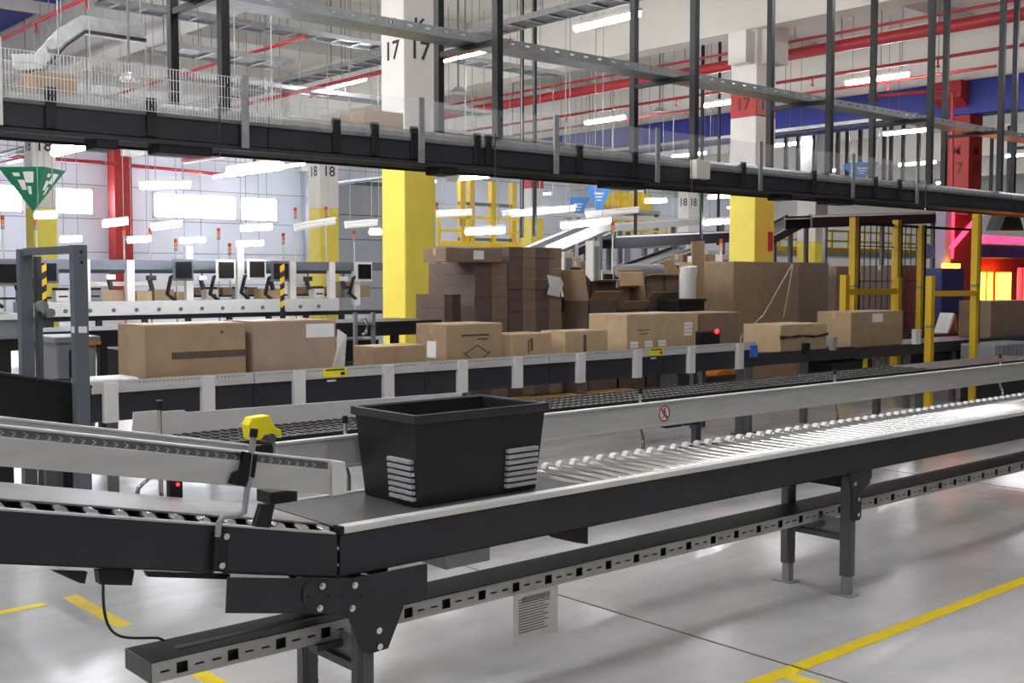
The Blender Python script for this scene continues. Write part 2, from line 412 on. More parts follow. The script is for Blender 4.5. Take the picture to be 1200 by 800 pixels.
part('duct_edge', MB().tube([(x, y - .17, z - .12) for x, y, z in path], .03, 5), 'black', du)
part('round_coupling', MB().cyl(((5.55, 15.85, 4.909)), ((5.533, 15.8, 4.899)), .07, 16), 'galv', du)
for x, y, z in path[:4:2]: part('hanger_rod', MB().cyl((x, y, z + .15), (x, y, 8.4), .012, 5), 'leg_grey', du)
pd = thing('pendant_sensor', 'small pendant fitting on a rod above the left mesh guard', 'sensor', (6, 12, 4))
q = (5.008, 12, 3.95)
part('rod', MB().cyl(q, (q[0], q[1], 8.4), .015, 6), 'leg_grey', pd)
part('fitting', MB().cyl(q, (q[0], q[1], q[2] - .09), .05, 10, .12), 'galv', pd)
for lb, q in (('lone pendant fitting on a rod between the two centre posts', (11.907, 15, 4.923)), ('flat pendant fitting on a rod below the fat red pipe', (20.33, 18, 5.74))):
    pd = thing('pendant_sensor', lb, 'sensor', (q[0], q[1], 4))
    part('rod', MB().cyl(q, (q[0], q[1], 8.4), .018, 6), 'leg_grey', pd)
    part('fitting', MB().cyl(q, (q[0], q[1], q[2] - .1), .06, 10, .16), 'galv', pd)

# ================================================================= overhead belt conveyor
OY0, OY1 = 8.0, 8.86
oc = thing('overhead_conveyor', 'dark overhead belt conveyor crossing the whole picture', 'conveyor', (10, 8.4, 2.7))
segs = [-1.0, 2.35, 4.45, 6.75, 9.55, 12.1, 14.5, 17.0, 20.0]
for a, b in zip(segs[:-1], segs[1:]):
    for y0, y1 in ((OY0, OY0 + .03), (OY1 - .03, OY1)):
        part('side_panel', MB().box(a + .004, b - .004, y0, y1, 2.765, 2.925), 'dark_panel', oc, .004)
    # rounded aluminium edge rail
    prof = [(OY0 - .012, 2.925), (OY0 - .02, 2.955), (OY0 - .012, 2.995), (OY0 + .012, 3.025), (OY0 + .05, 3.03), (OY0 + .05, 2.925)]
    part('edge_rail', MB().prism(prof, 'x', a + .004, b - .004), 'galv', oc)
    part('edge_rail', MB().prism([(2 * (OY0 + OY1) / 2 - y, z) for y, z in prof], 'x', a + .004, b - .004), 'alu', oc)
part('belt', MB().box(-1, 20, OY0 + .05, OY1 - .05, 2.94, 2.955), 'belt', oc)
part('under_tray', MB().box(-1, 20, OY0 + .02, OY0 + .30, 2.725, 2.76), 'tray_cover', oc)
part('cable_channel', MB().box(-1, 20, OY0 - .03, OY0 + .05, 2.725, 2.755), 'dark_panel', oc)
jb = None
for px_x in ((2.776, 7.97, 2.945), (3.492, 7.97, 2.925), (5.064, 7.97, 2.933), (5.44, 7.97, 2.929), (5.847, 7.97, 2.889), (6.551, 7.97, 2.942), (6.682, 7.97, 2.937), (7.846, 7.97, 2.958), (8.642, 7.97, 2.971), (10.436, 7.97, 2.904), (11.819, 7.97, 2.883), (13.19, 7.97, 2.848), (13.773, 7.97, 2.843)):
    x = px_x[0]
    if jb is None:
        jb = part('joint_bracket', MB().box(x - .035, x + .035, OY0 - .035, OY0, 2.77, 3.05), 'black', oc, .004); jx = x
        jk = part('bolt', MB().cyl((x, OY0 - .035, 2.99), (x, OY0 - .05, 2.99), .014, 8), 'chrome', oc)
    else:
        dup(jb, oc, x - jx); dup(jk, oc, x - jx)
mo = None
for x, w_ in ((3.166, .16), (3.762, .42), (6.228, .2), (8.557, .5), (11.282, .2), (12.450, .5)):
    part('drive_box', MB().box(x - w_/2, x + w_/2, OY0 - .02, OY0 + .2, 2.66, 2.76), 'black', oc, .01)
# guard posts and mesh
gp = None
for x in (4.229, 5.908, 7.510, 8.959, 10.717, 12.620, 14.172):
    if gp is None: gp = part('guard_post', MB().box(x - .03, x + .03, 7.945, 7.965, 2.74, 3.30), 'galv', oc, .003); gx = x
    else: dup(gp, oc, x - gx)
for x in (4.003, 6.723, 9.478, 14.351):
    part('stay_rod', MB().cyl((x, 7.93, 2.66), (x, 7.93, 3.06), .008, 6), 'chrome', oc)
def mesh_guard(x0, x1, y, z0, z1, step, r=.0022):
    m = MB(); x = x0
    while x <= x1: m.box(x - r, x + r, y - r, y + r, z0, z1); x += step
    for i in range(5):
        z = z0 + (z1 - z0) * i / 4; m.box(x0, x1, y - r, y + r, z - r, z + r)
    o = part('wire_mesh', m, 'alu_bright', oc); o['kind'] = 'stuff'; return o
mesh_guard(2.43, 4.55, 7.955, 2.95, 3.27, .024)
mesh_guard(4.6, 5.95, OY1 + .01, 3.03, 3.27, .024)
mesh_guard(1.2, 4.55, OY1 + .01, 3.03, 3.36, .024)
part('mesh_end_frame', MB().box(2.39, 2.45, 7.94, 7.97, 2.76, 3.34), 'alu_bright', oc)
for a, b in ((4.62, 5.9), (6.0, 7.45), (7.6, 8.95), (9.05, 10.65), (10.8, 12.4), (12.55, 13.9)):
    part('clear_guard', MB().box(a, b, 7.955, 7.961, 3.03, 3.28), 'clear_guard', oc)
part('control_box', MB().box(9.474, 9.703, 7.86, 7.95, 2.806, 3.006), 'white_paint', oc, .006)

hf = None
for i, X in enumerate((4.08, 6.81, 9.59, 12.15, 14.56, 16.6, 18.9)):
    if hf is None:
        hf = thing('hanger_frame', 'x', 'support frame', (X, 8.4, 2.9), 'black hanger frames of the overhead conveyor'); hx = X
        part('post', MB().box(X - .035, X + .035, 7.96, 8.04, 3.03, 8.4), 'black', hf, .004)
        part('post', MB().box(X - .035, X + .035, 8.84, 8.92, 2.95, 8.4), 'black', hf, .004)
        part('cross_arm', MB().box(X - .025, X + .025, 8.04, 8.84, 3.88, 3.93), 'black', hf)
        part('bolt', MB().cyl((X, 7.96, 3.2), (X, 7.945, 3.2), .014, 8), 'chrome', hf)
        o = hf
    else: o = copy_tree(hf, None, (X - hx, 0, 0))
    o['label'] = f'black steel hanger frame of the overhead conveyor, {ORD[i]} from the left'

ct = thing('perforated_tray', 'galvanised perforated cable tray lying on the black hanger frames', 'cable tray', (10, 8.4, 3.93))
part('tray_bottom', MB().box(1.0, 20, 8.28, 8.58, 3.935, 3.945), 'galv', ct)
for y in (8.28, 8.57):
    holes = [(1.2 + .2 * i, 1.26 + .2 * i, 3.975, 3.995) for i in range(92)]
    part('tray_side', MB().perf(1.0, 20, y, y + .008, 3.945, 4.02, holes), 'galv', ct)
part('cable_bundle', MB().tube([(1 + .95 * i, 8.38 + .03 * (i % 3), 3.975) for i in range(21)], .03, 6), 'leg_grey', ct)
part('cable_bundle', MB().tube([(1 + .95 * i, 8.48 - .03 * (i % 2), 3.97) for i in range(21)], .024, 6), 'black', ct)

# ================================================================= front roller conveyor
X0 = 2.15; XE = 13.0
NY, FY = 3.386, 3.925
rc = thing('roller_conveyor', 'roller conveyor with dark sides and silver edge rail in front', 'conveyor', (5.4, 3.65, 0))
part('side_panel', MB().box(X0, XE, NY, NY + .012, .687, .841).box(X0, XE, NY, NY + .05, .687, .695), 'dark_panel', rc, .003)
part('side_panel', MB().box(X0, XE, FY - .012, FY, .687, .838), 'dark_panel', rc, .003)
part('edge_rail', MB().box(X0 + .012, XE, NY - .008, NY + .04, .843, .870), 'alu_bright', rc, .004)
part('end_cap', MB().box(X0 - .002, X0 + .012, NY - .010, NY + .042, .838, .872), 'black', rc, .003)
part('belt', MB().box(X0, 3.38, NY + .05, FY - .02, .858, .866), 'belt', rc, .003)
part('belt_edge', MB().box(X0, 3.38, FY - .016, FY - .002, .835, .872), 'alu_bright', rc)
part('gap_shade_sheet', MB().box(X0, XE, NY + .02, FY - .02, .795, .80), 'black', rc)  # black sheet added under the rollers to keep the gaps dark
r0 = None; x = 3.44; i = 0
while x < 12.9:
    if r0 is None:
        r0 = part('roller', MB().cyl((x, NY + .042, .846), (x, FY - .03, .846), .0205, 14), 'chrome', rc); rx = x
        e0 = part('roller_end', MB().cyl((x, FY - .045, .849), (x, FY - .012, .849), .028, 12), 'alu_bright', rc)
    else: dup(r0, rc, x - rx); dup(e0, rc, x - rx)
    x += .092; i += 1
# guide rail on the far side
gr = part('guide_rail', MB().box(2.20, XE, FY, FY + .022, .975, 1.098).box(2.20, XE, FY - .006, FY + .03, 1.092, 1.104).box(2.20, XE, FY - .004, FY, .972, .984), 'alu', rc, .002)
sg = part('sign_disc', MB().cyl((4.482, FY - .001, 1.040), (4.482, FY - .004, 1.040), .043, 28), 'white', rc, label='round no-walking sign with red ring')
ring = MB(); n = 28
for k in range(n):
    a, b = 2 * math.pi * k / n, 2 * math.pi * (k + 1) / n
    q = [(4.482 + r_ * math.cos(t), 1.040 + r_ * math.sin(t)) for t, r_ in ((a, .036), (b, .036), (b, .043), (a, .043))]
    ring.prism(q, 'y', FY - .0065, FY - .004)
part('ring', ring, 'sign_red', sg)
fig = MB().cyl((4.484, FY - .004, 1.063), (4.484, FY - .0052, 1.063), .006, 10)
for q in ([(4.478, 1.056), (4.490, 1.056), (4.488, 1.034), (4.478, 1.034)], [(4.478, 1.036), (4.484, 1.036), (4.472, 1.014), (4.466, 1.014)], [(4.482, 1.036), (4.489, 1.036), (4.500, 1.016), (4.494, 1.014)], [(4.488, 1.054), (4.491, 1.050), (4.503, 1.040), (4.500, 1.037)], [(4.478, 1.054), (4.474, 1.052), (4.464, 1.038), (4.468, 1.036)]):
    fig.prism(q, 'y', FY - .0052, FY - .004)
part('pictogram', fig, 'ink', sg)
c45 = .707; bar = [(4.482 - .029 - .003, 1.040 + .029 - .003), (4.482 - .029 + .003, 1.040 + .029 + .003), (4.482 + .029 + .003, 1.040 - .029 + .003), (4.482 + .029 - .003, 1.040 - .029 - .003)]
part('bar', MB().prism(bar, 'y', FY - .0072, FY - .0052), 'sign_red', sg)
for x in (2.543, 4.338, 6.116, 8.3, 10.6):
    part('guide_post', MB().tube([(x, FY + .035, 1.15), (x, FY + .035, .97), (x + .012, FY + .03, .93), (x, FY + .012, .90), (x, FY + .012, .80)], .009, 8), 'chrome', rc)
    part('post_cap', MB().cyl((x, FY + .035, 1.15), (x, FY + .035, 1.18), .012, 8), 'black', rc)
for a, b in ((4.528, 4.651), (4.679, 4.806)):
    part('rail_clamp', MB().box(a, b, FY + .02, FY + .06, .955, .975), 'black', rc)
# legs
def leg_pair(X, gusset=True):
    out = []
    for y in (3.402, 3.79):
        ou = MB().box(X - .03, X + .03, y, y + .06, .11, .66)
        ou.box(X - .034, X - .03, y + .008, y + .052, .11, .66).box(X + .03, X + .034, y + .008, y + .052, .11, .66).box(X - .022, X + .022, y - .004, y, .11, .66)
        l = part('leg', ou, 'leg_grey', rc, .002)
        part('leg_foot', MB().box(X - .024, X + .024, y + .008, y + .052, 0, .12), 'leg_light', l)
        part('foot_plate', MB().box(X - .05, X + .05, y - .02, y + .10, 0, .006), 'leg_light', l)
        for z in (.16, .24): part('bolt', MB().cyl((X + .034, y + .03, z), (X + .046, y + .03, z), .009, 6), 'chrome', l)
    part('cross_bar', MB().box(X - .012, X + .012, 3.45, 3.80, .30, .33), 'leg_grey', rc)
    part('cross_plate', MB().box(X + .012, X + .016, 3.45, 3.80, .30, .42), 'leg_light', rc)
    part('cross_beam', MB().box(X - .03, X + .03, 3.41, 3.90, .60, .655), 'black', rc)
    part('cross_beam', MB().box(X + .05, X + .10, 3.41, 3.90, .655, .685), 'black', rc)
    if gusset:
        g = part('gusset_plate', MB().prism([(X - .05, .69), (X + .16, .69), (X + .16, .615), (X + .10, .60), (X + .06, .56), (X + .06, .44), (X + .045, .42), (X - .01, .42), (X - .03, .44), (X - .03, .58)], 'y', 3.385, 3.401), 'dark_panel', rc, .002)
        for bx, bz in ((X + .015, .54), (X + .015, .455), (X - .02, .63), (X + .13, .63)):
            part('bolt', MB().cyl((bx, 3.385, bz), (bx, 3.373, bz), .012, 8), 'chrome', g)
    part('gusset_plate', MB().prism([(X - .1, .69), (X + .02, .69), (X + .02, .58), (X - .04, .56)], 'y', 3.86, 3.876), 'dark_panel', rc)
leg_pair(5.45); leg_pair(8.75); leg_pair(2.27, False)
# knee plates where the incline meets the flat run
kp = part('knee_plate', MB().prism([(1.705, 3.37, 0.771)[::2], (2.115, 3.37, 0.693)[::2], (2.171, 3.37, 0.683)[::2], (2.518, 3.37, 0.68)[::2], (2.518, 3.37, 0.554)[::2], (2.184, 3.37, 0.555)[::2], (1.697, 3.37, 0.654)[::2]], 'y', 3.366, 3.372), 'dark_panel', rc)
part('splice_plate', MB().prism([(2.019, 3.36, 0.706)[::2], (2.208, 3.36, 0.679)[::2], (2.247, 3.36, 0.635)[::2], (2.247, 3.36, 0.579)[::2], (2.199, 3.36, 0.56)[::2], (2.025, 3.36, 0.588)[::2], (1.981, 3.36, 0.636)[::2], (1.982, 3.36, 0.683)[::2]], 'y', 3.358, 3.366), 'dark_panel', kp)
for q in ((2.052, 3.358, 0.683), (2.185, 3.358, 0.662), (2.041, 3.358, 0.607), (2.173, 3.358, 0.581)):
    part('bolt', MB().cyl((q[0], 3.358, q[2]), (q[0], 3.346, q[2]), .0125, 10).cyl((q[0], 3.346, q[2]), (q[0], 3.342, q[2]), .007, 6), 'chrome', kp)
for q in ((2.003, 3.356, 0.653), (2.081, 3.356, 0.642), (2.137, 3.356, 0.631), (2.219, 3.356, 0.619)): part('hole', MB().cyl((q[0], 3.3585, q[2]), (q[0], 3.3572, q[2]), .006, 8), 'black_gloss', kp)
lp = part('leg_plate', MB().prism([(2.171, 3.372, 0.557)[::2], (2.417, 3.372, 0.55)[::2], (2.417, 3.372, 0.531)[::2], (2.347, 3.372, 0.392)[::2], (2.261, 3.372, 0.389)[::2], (2.228, 3.372, 0.412)[::2]], 'y', 3.378, 3.386), 'dark_panel', rc)
for q in ((2.301, 3.376, 0.47), (2.304, 3.376, 0.41)):
    part('bolt', MB().cyl((q[0], 3.378, q[2]), (q[0], 3.366, q[2]), .0125, 10), 'chrome', lp)
part('knee_lip', MB().box(X0 - .62, X0 + .1, 3.372, 3.40, .565, .572), 'dark_panel', rc)
part('hook_bracket', MB().prism([(3.184, 3.45, 0.691)[::2], (3.44, 3.45, 0.671)[::2], (3.441, 3.45, 0.596)[::2], (3.363, 3.45, 0.616)[::2], (3.252, 3.45, 0.651)[::2]], 'y', 3.44, 3.47), 'black', rc)
part('drive_box', MB().box(2.747, 2.981, 3.55, 3.75, .58, .69), 'galv', rc, .005)

# ================================================================= incline that feeds it
SL = .212
def zi(x, z_at): return z_at + SL * (X0 - x)
ic = thing('inclined_conveyor', 'dark inclined conveyor coming down from the left into the roller run', 'conveyor', (1.4, 3.65, 0))
xa = 0.1; xm = 1.680
for a, b, nm in ((xa, xm - .012, 'side_panel'), (xm + .02, X0 - .012, 'side_panel')):
    part(nm, MB().slope(a, b, NY, NY + .012, zi(a, .842), zi(b, .842), .156).slope(a, b, NY, NY + .05, zi(a, .694), zi(b, .694), .008), 'dark_panel', ic, .003)
part('side_panel', MB().slope(xa, X0, FY - .012, FY, zi(xa, .842), zi(X0, .842), .155), 'galv', ic)
part('panel_lip', MB().slope(xa, X0 - .02, NY - .004, NY + .03, zi(xa, .848), zi(X0 - .02, .848), .006), 'alu', ic)
part('belt', MB().slope(xa, X0 - .03, NY + .085, FY - .015, zi(xa, .868), zi(X0 - .03, .868), .008), 'belt_grey', ic, .002)
part('deck', MB().slope(xa, X0, NY + .02, FY - .02, zi(xa, .72), zi(X0, .72), .01), 'black', ic)
r0 = None; x = 1.100
x -= .092 * 4
while x < X0 - .03:
    z = zi(x, .841)
    if r0 is None:
        r0 = part('roller', MB().cyl((x, NY + .03, z), (x, FY - .03, z), .0225, 12), 'chrome', ic); rx, rz = x, z
    else: dup(r0, ic, x - rx, 0, z - rz)
    x += .092
# near guide rail with slotted upper channel
zt = lambda x: 1.105 + .2 * (2.153 - x)
xr = 2.094
gr = part('guide_rail', MB().slope(xa, xr, NY - .03, NY - .005, zt(xa) - .034, zt(xr) - .034, .085).slope(xa, xr, NY - .03, NY - .005, zt(xa), zt(xr), .008), 'alu', ic, .002)
part('slot_channel', MB().slope(xa, xr, NY - .012, NY - .005, zt(xa) - .008, zt(xr) - .008, .026), 'plastic_grey', gr)  # recess coloured darker than the rail, shade put into the colour
sl = MB(); x = xa + .02
while x < xr - .03:
    z = zt(x) - .012; sl.prism([(x, z - .004), (x + .012, z - .012), (x + .002, z - .021), (x - .002, z - .019), (x + .006, z - .012), (x - .003, z - .006)], 'y', NY - .0145, NY - .012); x += .033
o = part('slot_row', sl, 'alu_bright', gr); o['kind'] = 'stuff'
part('end_cap', MB().slope(xr + .004, 2.153, NY - .034, NY - .001, zt(xr), zt(2.153), .125, .115), 'alu_bright', ic, .003)
zf = lambda x: 1.103 + .2 * (2.119 - x)
xf = 2.126
part('guide_rail', MB().slope(xa, xf - .03, FY, FY + .022, zf(xa), zf(xf - .03), .118).slope(xa, xf - .03, FY - .006, FY + .03, zf(xa), zf(xf - .03), .01), 'alu', ic, .002)
part('rail_sleeve', MB().slope(xf - .04, xf + .05, FY - .008, FY + .03, zf(xf), zf(xf), .05), 'black', ic)
yc = 2.167
part('yellow_clamp', MB().prism([(2.096, 3.95, 1.124)[::2], (2.086, 3.95, 1.182)[::2], (2.104, 3.95, 1.21)[::2], (2.178, 3.95, 1.214)[::2], (2.204, 3.95, 1.165)[::2], (2.23, 3.95, 1.152)[::2], (2.229, 3.95, 1.118)[::2], (2.196, 3.95, 1.138)[::2], (2.158, 3.95, 1.138)[::2], (2.14, 3.95, 1.12)[::2]], 'y', 3.93, 3.99), 'sticker_yellow', ic, .004, label='bright yellow clamp handle')
part('clamp_knob', MB().cyl(((2.181, 3.95, 1.123)[0], 3.92, (2.181, 3.95, 1.123)[2]), ((2.181, 3.95, 1.123)[0], 3.99, (2.181, 3.95, 1.123)[2]), .02, 14), 'leg_grey', ic)
q = (1.744, 3.96, 1.266)
part('guide_post', MB().cyl((q[0], 3.96, q[2]), (q[0], 3.96, .9), .009, 8), 'chrome', ic)
part('post_cap', MB().cyl((q[0], 3.96, q[2]), (q[0], 3.96, q[2] + .035), .013, 8), 'black', ic)
# bent bracket on the near side
bk = part('bracket_block', MB().prism([(1.661, 3.38, 0.923)[::2], (1.712, 3.38, 0.915)[::2], (1.704, 3.38, 0.789)[::2], (1.65, 3.38, 0.802)[::2]], 'y', 3.36, 3.386), 'black', ic, .003)
for q in ((1.696, 3.36, 0.91), (1.679, 3.36, 0.817)): part('bolt', MB().cyl((q[0], 3.362, q[2]), (q[0], 3.35, q[2]), .011, 8), 'chrome', bk)
part('guide_post', MB().tube([(1.666, 3.355, 0.915), (1.67, 3.35, 0.96), (1.682, 3.35, 0.978), (1.731, 3.35, 0.974), (1.756, 3.345, 0.983), (1.763, 3.345, 1.024), (1.794, 3.345, 1.232)], .0105, 10), 'leg_light', ic)
part('post_cap', MB().cyl((1.793, 3.345, 1.227), (1.797, 3.345, 1.255), .014, 8), 'black', ic)
part('rail_clamp', MB().prism([(1.752, 3.35, 1.185)[::2], (1.805, 3.35, 1.169)[::2], (1.791, 3.35, 1.091)[::2], (1.773, 3.35, 1.098)[::2], (1.76, 3.35, 1.066)[::2], (1.699, 3.35, 1.085)[::2], (1.715, 3.35, 1.119)[::2], (1.739, 3.35, 1.125)[::2]], 'y', 3.335, 3.352), 'black_gloss', ic, .003)
part('sensor_block', MB().box(1.884, 1.989, 3.40, 3.50, 0.980, 1.024), 'black', ic, .004)
part('sensor_arm', MB().prism([(1.847, 3.45, 0.989)[::2], (1.895, 3.45, 0.983)[::2], (1.871, 3.45, 0.892)[::2], (1.817, 3.45, 0.905)[::2]], 'y', 3.39, 3.42), 'black', ic)
ps = part('photo_sensor', MB().box(1.772, 1.822, 3.94, 3.98, 0.921, 1.023), 'black', ic, .006)
part('red_led', MB().cyl((1.800, 3.94, 0.987), (1.800, 3.935, 0.987), .006, 8), 'glow_led', ps)
part('conduit', MB().tube([(1.655, 3.97, 0.945), (1.663, 3.97, 0.985), (1.682, 3.97, 1.001), (1.708, 3.97, 1.017), (1.716, 3.97, 1.054)], .008, 8), 'chrome', ic)
# under-frame bits
part('under_bracket', MB().prism([(1.16, 3.42, 0.878)[::2], (1.264, 3.42, 0.857)[::2], (1.256, 3.42, 0.822)[::2], (1.24, 3.42, 0.827)[::2]], 'y', 3.41, 3.43), 'black', ic)
part('under_bracket', MB().prism([(1.298, 3.42, 0.854)[::2], (1.411, 3.42, 0.835)[::2], (1.402, 3.42, 0.79)[::2], (1.303, 3.42, 0.811)[::2]], 'y', 3.41, 3.45), 'black', ic)
part('under_bracket', MB().prism([(1.447, 3.42, 0.826)[::2], (1.736, 3.42, 0.767)[::2], (1.736, 3.42, 0.75)[::2], (1.455, 3.42, 0.808)[::2]], 'y', 3.41, 3.43), 'black', ic)
p0, p1 = Vector((1.323, 3.44, 0.803)), Vector((1.592, 3.66, 0.523))
c1, c2 = p0 + Vector((.0, .02, -.2)), p1 + Vector((-.16, -.06, .05))
cb = MB().tube([p0 * (1-t)**3 + c1 * 3*t*(1-t)**2 + c2 * 3*t*t*(1-t) + p1 * t**3 for t in [k / 16 for k in range(17)]] + [p1 + Vector((.03, .02, -.02))], .0045, 6)
part('cable', cb, 'black', ic)
for x in (0.2, 0.6):
    for y in (3.43, 3.85): part('leg', MB().box(x - .03, x + .03, y - .03, y + .03, 0, zi(x, .69)), 'leg_grey', ic)

# ================================================================= slotted cable tray under the roller run
tr = thing('slotted_tray', 'dark covered cable tray with slotted silver side below the conveyor', 'cable tray', (5, 3.7, .39))
TX0 = 1.545; part('cover', MB().box(TX0, XE, 3.612, 3.82, .452, .458).box(TX0, XE, 3.814, 3.82, .39, .452), 'tray_cover', tr, .001)
part('end_plate', MB().box(TX0 - .004, TX0, 3.606, 3.82, .388, .458), 'leg_grey', tr)
part('slot_shade_sheet', MB().box(TX0, XE, 3.63, 3.634, .392, .452), 'black', tr)  # black sheet behind the slots, standing in for shade inside the tray
holes = []; x = TX0 + .03; k = 0
while x < XE - .2:
    holes.append((x, x + .034, .417, .425)); holes.append((x + .058, x + .100, .402, .442)); holes.append((x + .125, x + .159, .417, .425)); x += .190
part('slotted_side', MB().perf(TX0, XE, 3.606, 3.612, .388, .456, holes), 'alu', tr)
part('bottom', MB().box(TX0, XE, 3.612, 3.82, .388, .392), 'galv', tr)
for x in (2.27, 5.45, 8.75): part('tray_bracket', MB().box(x - .1, x + .1, 3.58, 3.83, .365, .388), 'leg_grey', tr)

no = thing('paper_notice', 'printed paper notice hanging below the slotted tray', 'notice', (3.2, 3.6, .2))
xa_, xb_ = 3.153, 3.416
part('sheet', MB().box(xa_, xb_, 3.602, 3.604, 0.177, .392), 'paper', no)
z = .36
for i in range(13):
    l = (xb_ - xa_) * random.uniform(.55, .78); part('text_line', MB().box(xa_ + .03, xa_ + .03 + l, 3.6005, 3.602, z, z + .004), 'leg_grey', no); z -= .012
part('text_block', MB().box(xa_ + .05, xb_ - .05, 3.6008, 3.602, .345, .372), 'leg_light', no)

# ================================================================= black tote
tt = thing('plastic_tote', 'black plastic tote travelling on the front conveyor', 'tote', (2.87, 3.66, .868))
tx0, tx1, ty0, ty1, tz0, tz1 = 2.53, 3.20, 3.452, 3.87, .868, 1.226
b = MB(); t_ = .03; iw = .018
o_ = [(tx0 + t_, ty0 + t_), (tx1 - t_, ty0 + t_), (tx1 - t_, ty1 - t_), (tx0 + t_, ty1 - t_)]
u_ = [(tx0, ty0), (tx1, ty0), (tx1, ty1), (tx0, ty1)]
i_ = [(tx0 + iw, ty0 + iw), (tx1 - iw, ty0 + iw), (tx1 - iw, ty1 - iw), (tx0 + iw, ty1 - iw)]
j_ = [(x + (.018 if x < 2.8 else -.018), y + (.018 if y < 3.6 else -.018)) for x, y in o_]
vs = [(*p, tz0) for p in o_] + [(*p, tz1) for p in u_] + [(*p, tz1) for p in i_] + [(*p, tz0 + .02) for p in j_]
fs = [(3, 2, 1, 0)]
for k in range(4):
    n = (k + 1) % 4
    fs += [(k, n, n + 4, k + 4), (k + 4, n + 4, n + 8, k + 8), (k + 8, n + 8, n + 12, k + 12)]
fs.append((12, 13, 14, 15)); b.add(vs, fs)
part('body', b, 'tote_black', tt)
rim = MB().box(tx0 - .012, tx1 + .012, ty0 - .012, ty0 + .004, tz1 - .03, tz1 + .004).box(tx0 - .012, tx1 + .012, ty1 - .004, ty1 + .012, tz1 - .03, tz1 + .004).box(tx0 - .012, tx0 + .004, ty0, ty1, tz1 - .03, tz1 + .004).box(tx1 - .004, tx1 + .012, ty0, ty1, tz1 - .03, tz1 + .004)
part('rim', rim, 'dark_panel', tt, .003)  # rim coloured lighter than the body to carry its edge highlight
for cx in (tx1 - .205,):
    for k in range(7):
        z = .892 + k * .024
        part('corner_rib', MB().box(cx, cx + .165, ty0 + .008 - k * .0018, ty0 + .03, z, z + .016), 'tote_grey', tt, .002)
for k in range(7):
    z = .892 + k * .024
    part('corner_rib', MB().box(tx0 + .008 - k * .0018, tx0 + .03, ty0 + .035, ty0 + .19, z, z + .016), 'tote_grey', tt, .002)

# ================================================================= middle chute conveyor behind the front run
sc = thing('chute_conveyor', 'dark studded belt conveyor with silver side sheet behind the front rail', 'conveyor', (5, 5.9, 0))
part('bed', MB().box(2.5, 13, 5.6, 6.2, .74, .835), 'dark_panel', sc)
part('belt', MB().box(2.5, 13, 5.62, 6.18, .835, .845), 'belt', sc)
m = MB(); x = 2.55
while x < 10.5:
    for y in (5.63, 5.75, 5.87, 5.99, 6.11): m.box(x, x + .026, y, y + .06, .845, .851)
    x += .06
o = part('belt_stud', m, 'black', sc); o['kind'] = 'stuff'
sheet = [(2.56, .82), (4.95, .80), (4.95, .945), (2.9, .965), (2.88, .98), (2.74, .982), (2.72, .99), (2.58, .99)]
part('side_sheet', MB().prism(sheet, 'y', 6.2, 6.215), 'alu_bright', sc)
part('edge_strip', MB().box(2.5, 13, 5.585, 5.6, .80, .86), 'black', sc)
for x in (4.6, 7.4, 10.2):
    for y in (5.66, 6.12): part('leg', MB().box(x - .03, x + .03, y - .03, y + .03, 0, .74), 'leg_grey', sc)
# black downhill feeder and the portal frame around it
fd = thing('feeder_conveyor', 'black sloping feeder conveyor ending at the grey portal frame', 'conveyor', (1, 5.75, 0))
zfd = lambda x: 1.230 + .21 * (2.028 - x)
part('body', MB().slope(-.6, 2.06, 5.45, 5.47, zfd(-.6), zfd(2.06), .21).slope(-.6, 2.06, 5.47, 6.02, zfd(-.6) - .03, zfd(2.06) - .03, .15).slope(-.6, 2.06, 6.02, 6.04, zfd(-.6), zfd(2.06), .21), 'black', fd, .004)
part('edge_strip', MB().slope(-.6, 2.06, 5.44, 5.48, zfd(-.6) + .006, zfd(2.06) + .006, .012), 'dark_panel', fd)
part('belt', MB().slope(-.6, 2.06, 5.5, 6.0, zfd(-.6) - .015, zfd(2.06) - .015, .01), 'belt', fd)
part('motor', MB().cyl((1.55, 5.5, .86), (1.55, 5.9, .86), .07, 14).box(1.2, 1.75, 5.5, 5.95, .90, .99), 'black', fd)
for x in (.1, .9): part('leg', MB().box(x - .025, x + .025, 5.72, 5.77, 0, zfd(x) - .17), 'leg_grey', fd)
part('under_beam', MB().box(-.6, 2.0, 5.70, 5.79, .56, .63), 'leg_grey', fd)
part('strut', MB().box(1.93, 1.98, 5.72, 5.77, .63, zfd(1.95) - .17), 'leg_grey', fd)
pf = thing('portal_frame', 'grey steel portal frame standing over the feeder on the left', 'frame', (1.98, 5.74, 0))
px = 1.982
part('post', MB().box(px - .035, px + .03, 5.34, 5.40, .54, 1.903), 'steel_blue', pf, .003)
part('post', MB().box(px - .035, px + .03, 6.10, 6.16, .54, 1.897), 'steel_blue', pf, .003)
part('post', MB().box(px + .05, px + .075, 6.10, 6.16, .54, 1.861), 'leg_grey', pf, .003)
part('cross_bar', MB().box(px - .02, px + .02, 5.40, 6.10, 1.864, 1.902), 'steel_blue', pf, .003)
part('foot_beam', MB().box(px - .035, px + .03, 5.40, 6.10, .49, .56), 'steel_blue', pf)
part('label_plate', MB().box(px - .036, px - .035, 5.35, 5.39, 1.49, 1.52), 'white', pf)
part('label_plate', MB().box(px - .02, px + .02, 5.338, 5.34, 1.49, 1.52), 'white', pf)
for z in (1.82, 1.87): part('bolt', MB().cyl((px, 5.34, z), (px, 5.332, z), .007, 6), 'black', pf)
part('knob', MB().cyl((px + .06, 6.09, 1.60), (px + .06, 6.05, 1.60), .03, 10), 'leg_light', pf)
part('knob', MB().cyl((px + .10, 6.09, 1.565), (px + .10, 6.05, 1.565), .025, 10), 'leg_light', pf)

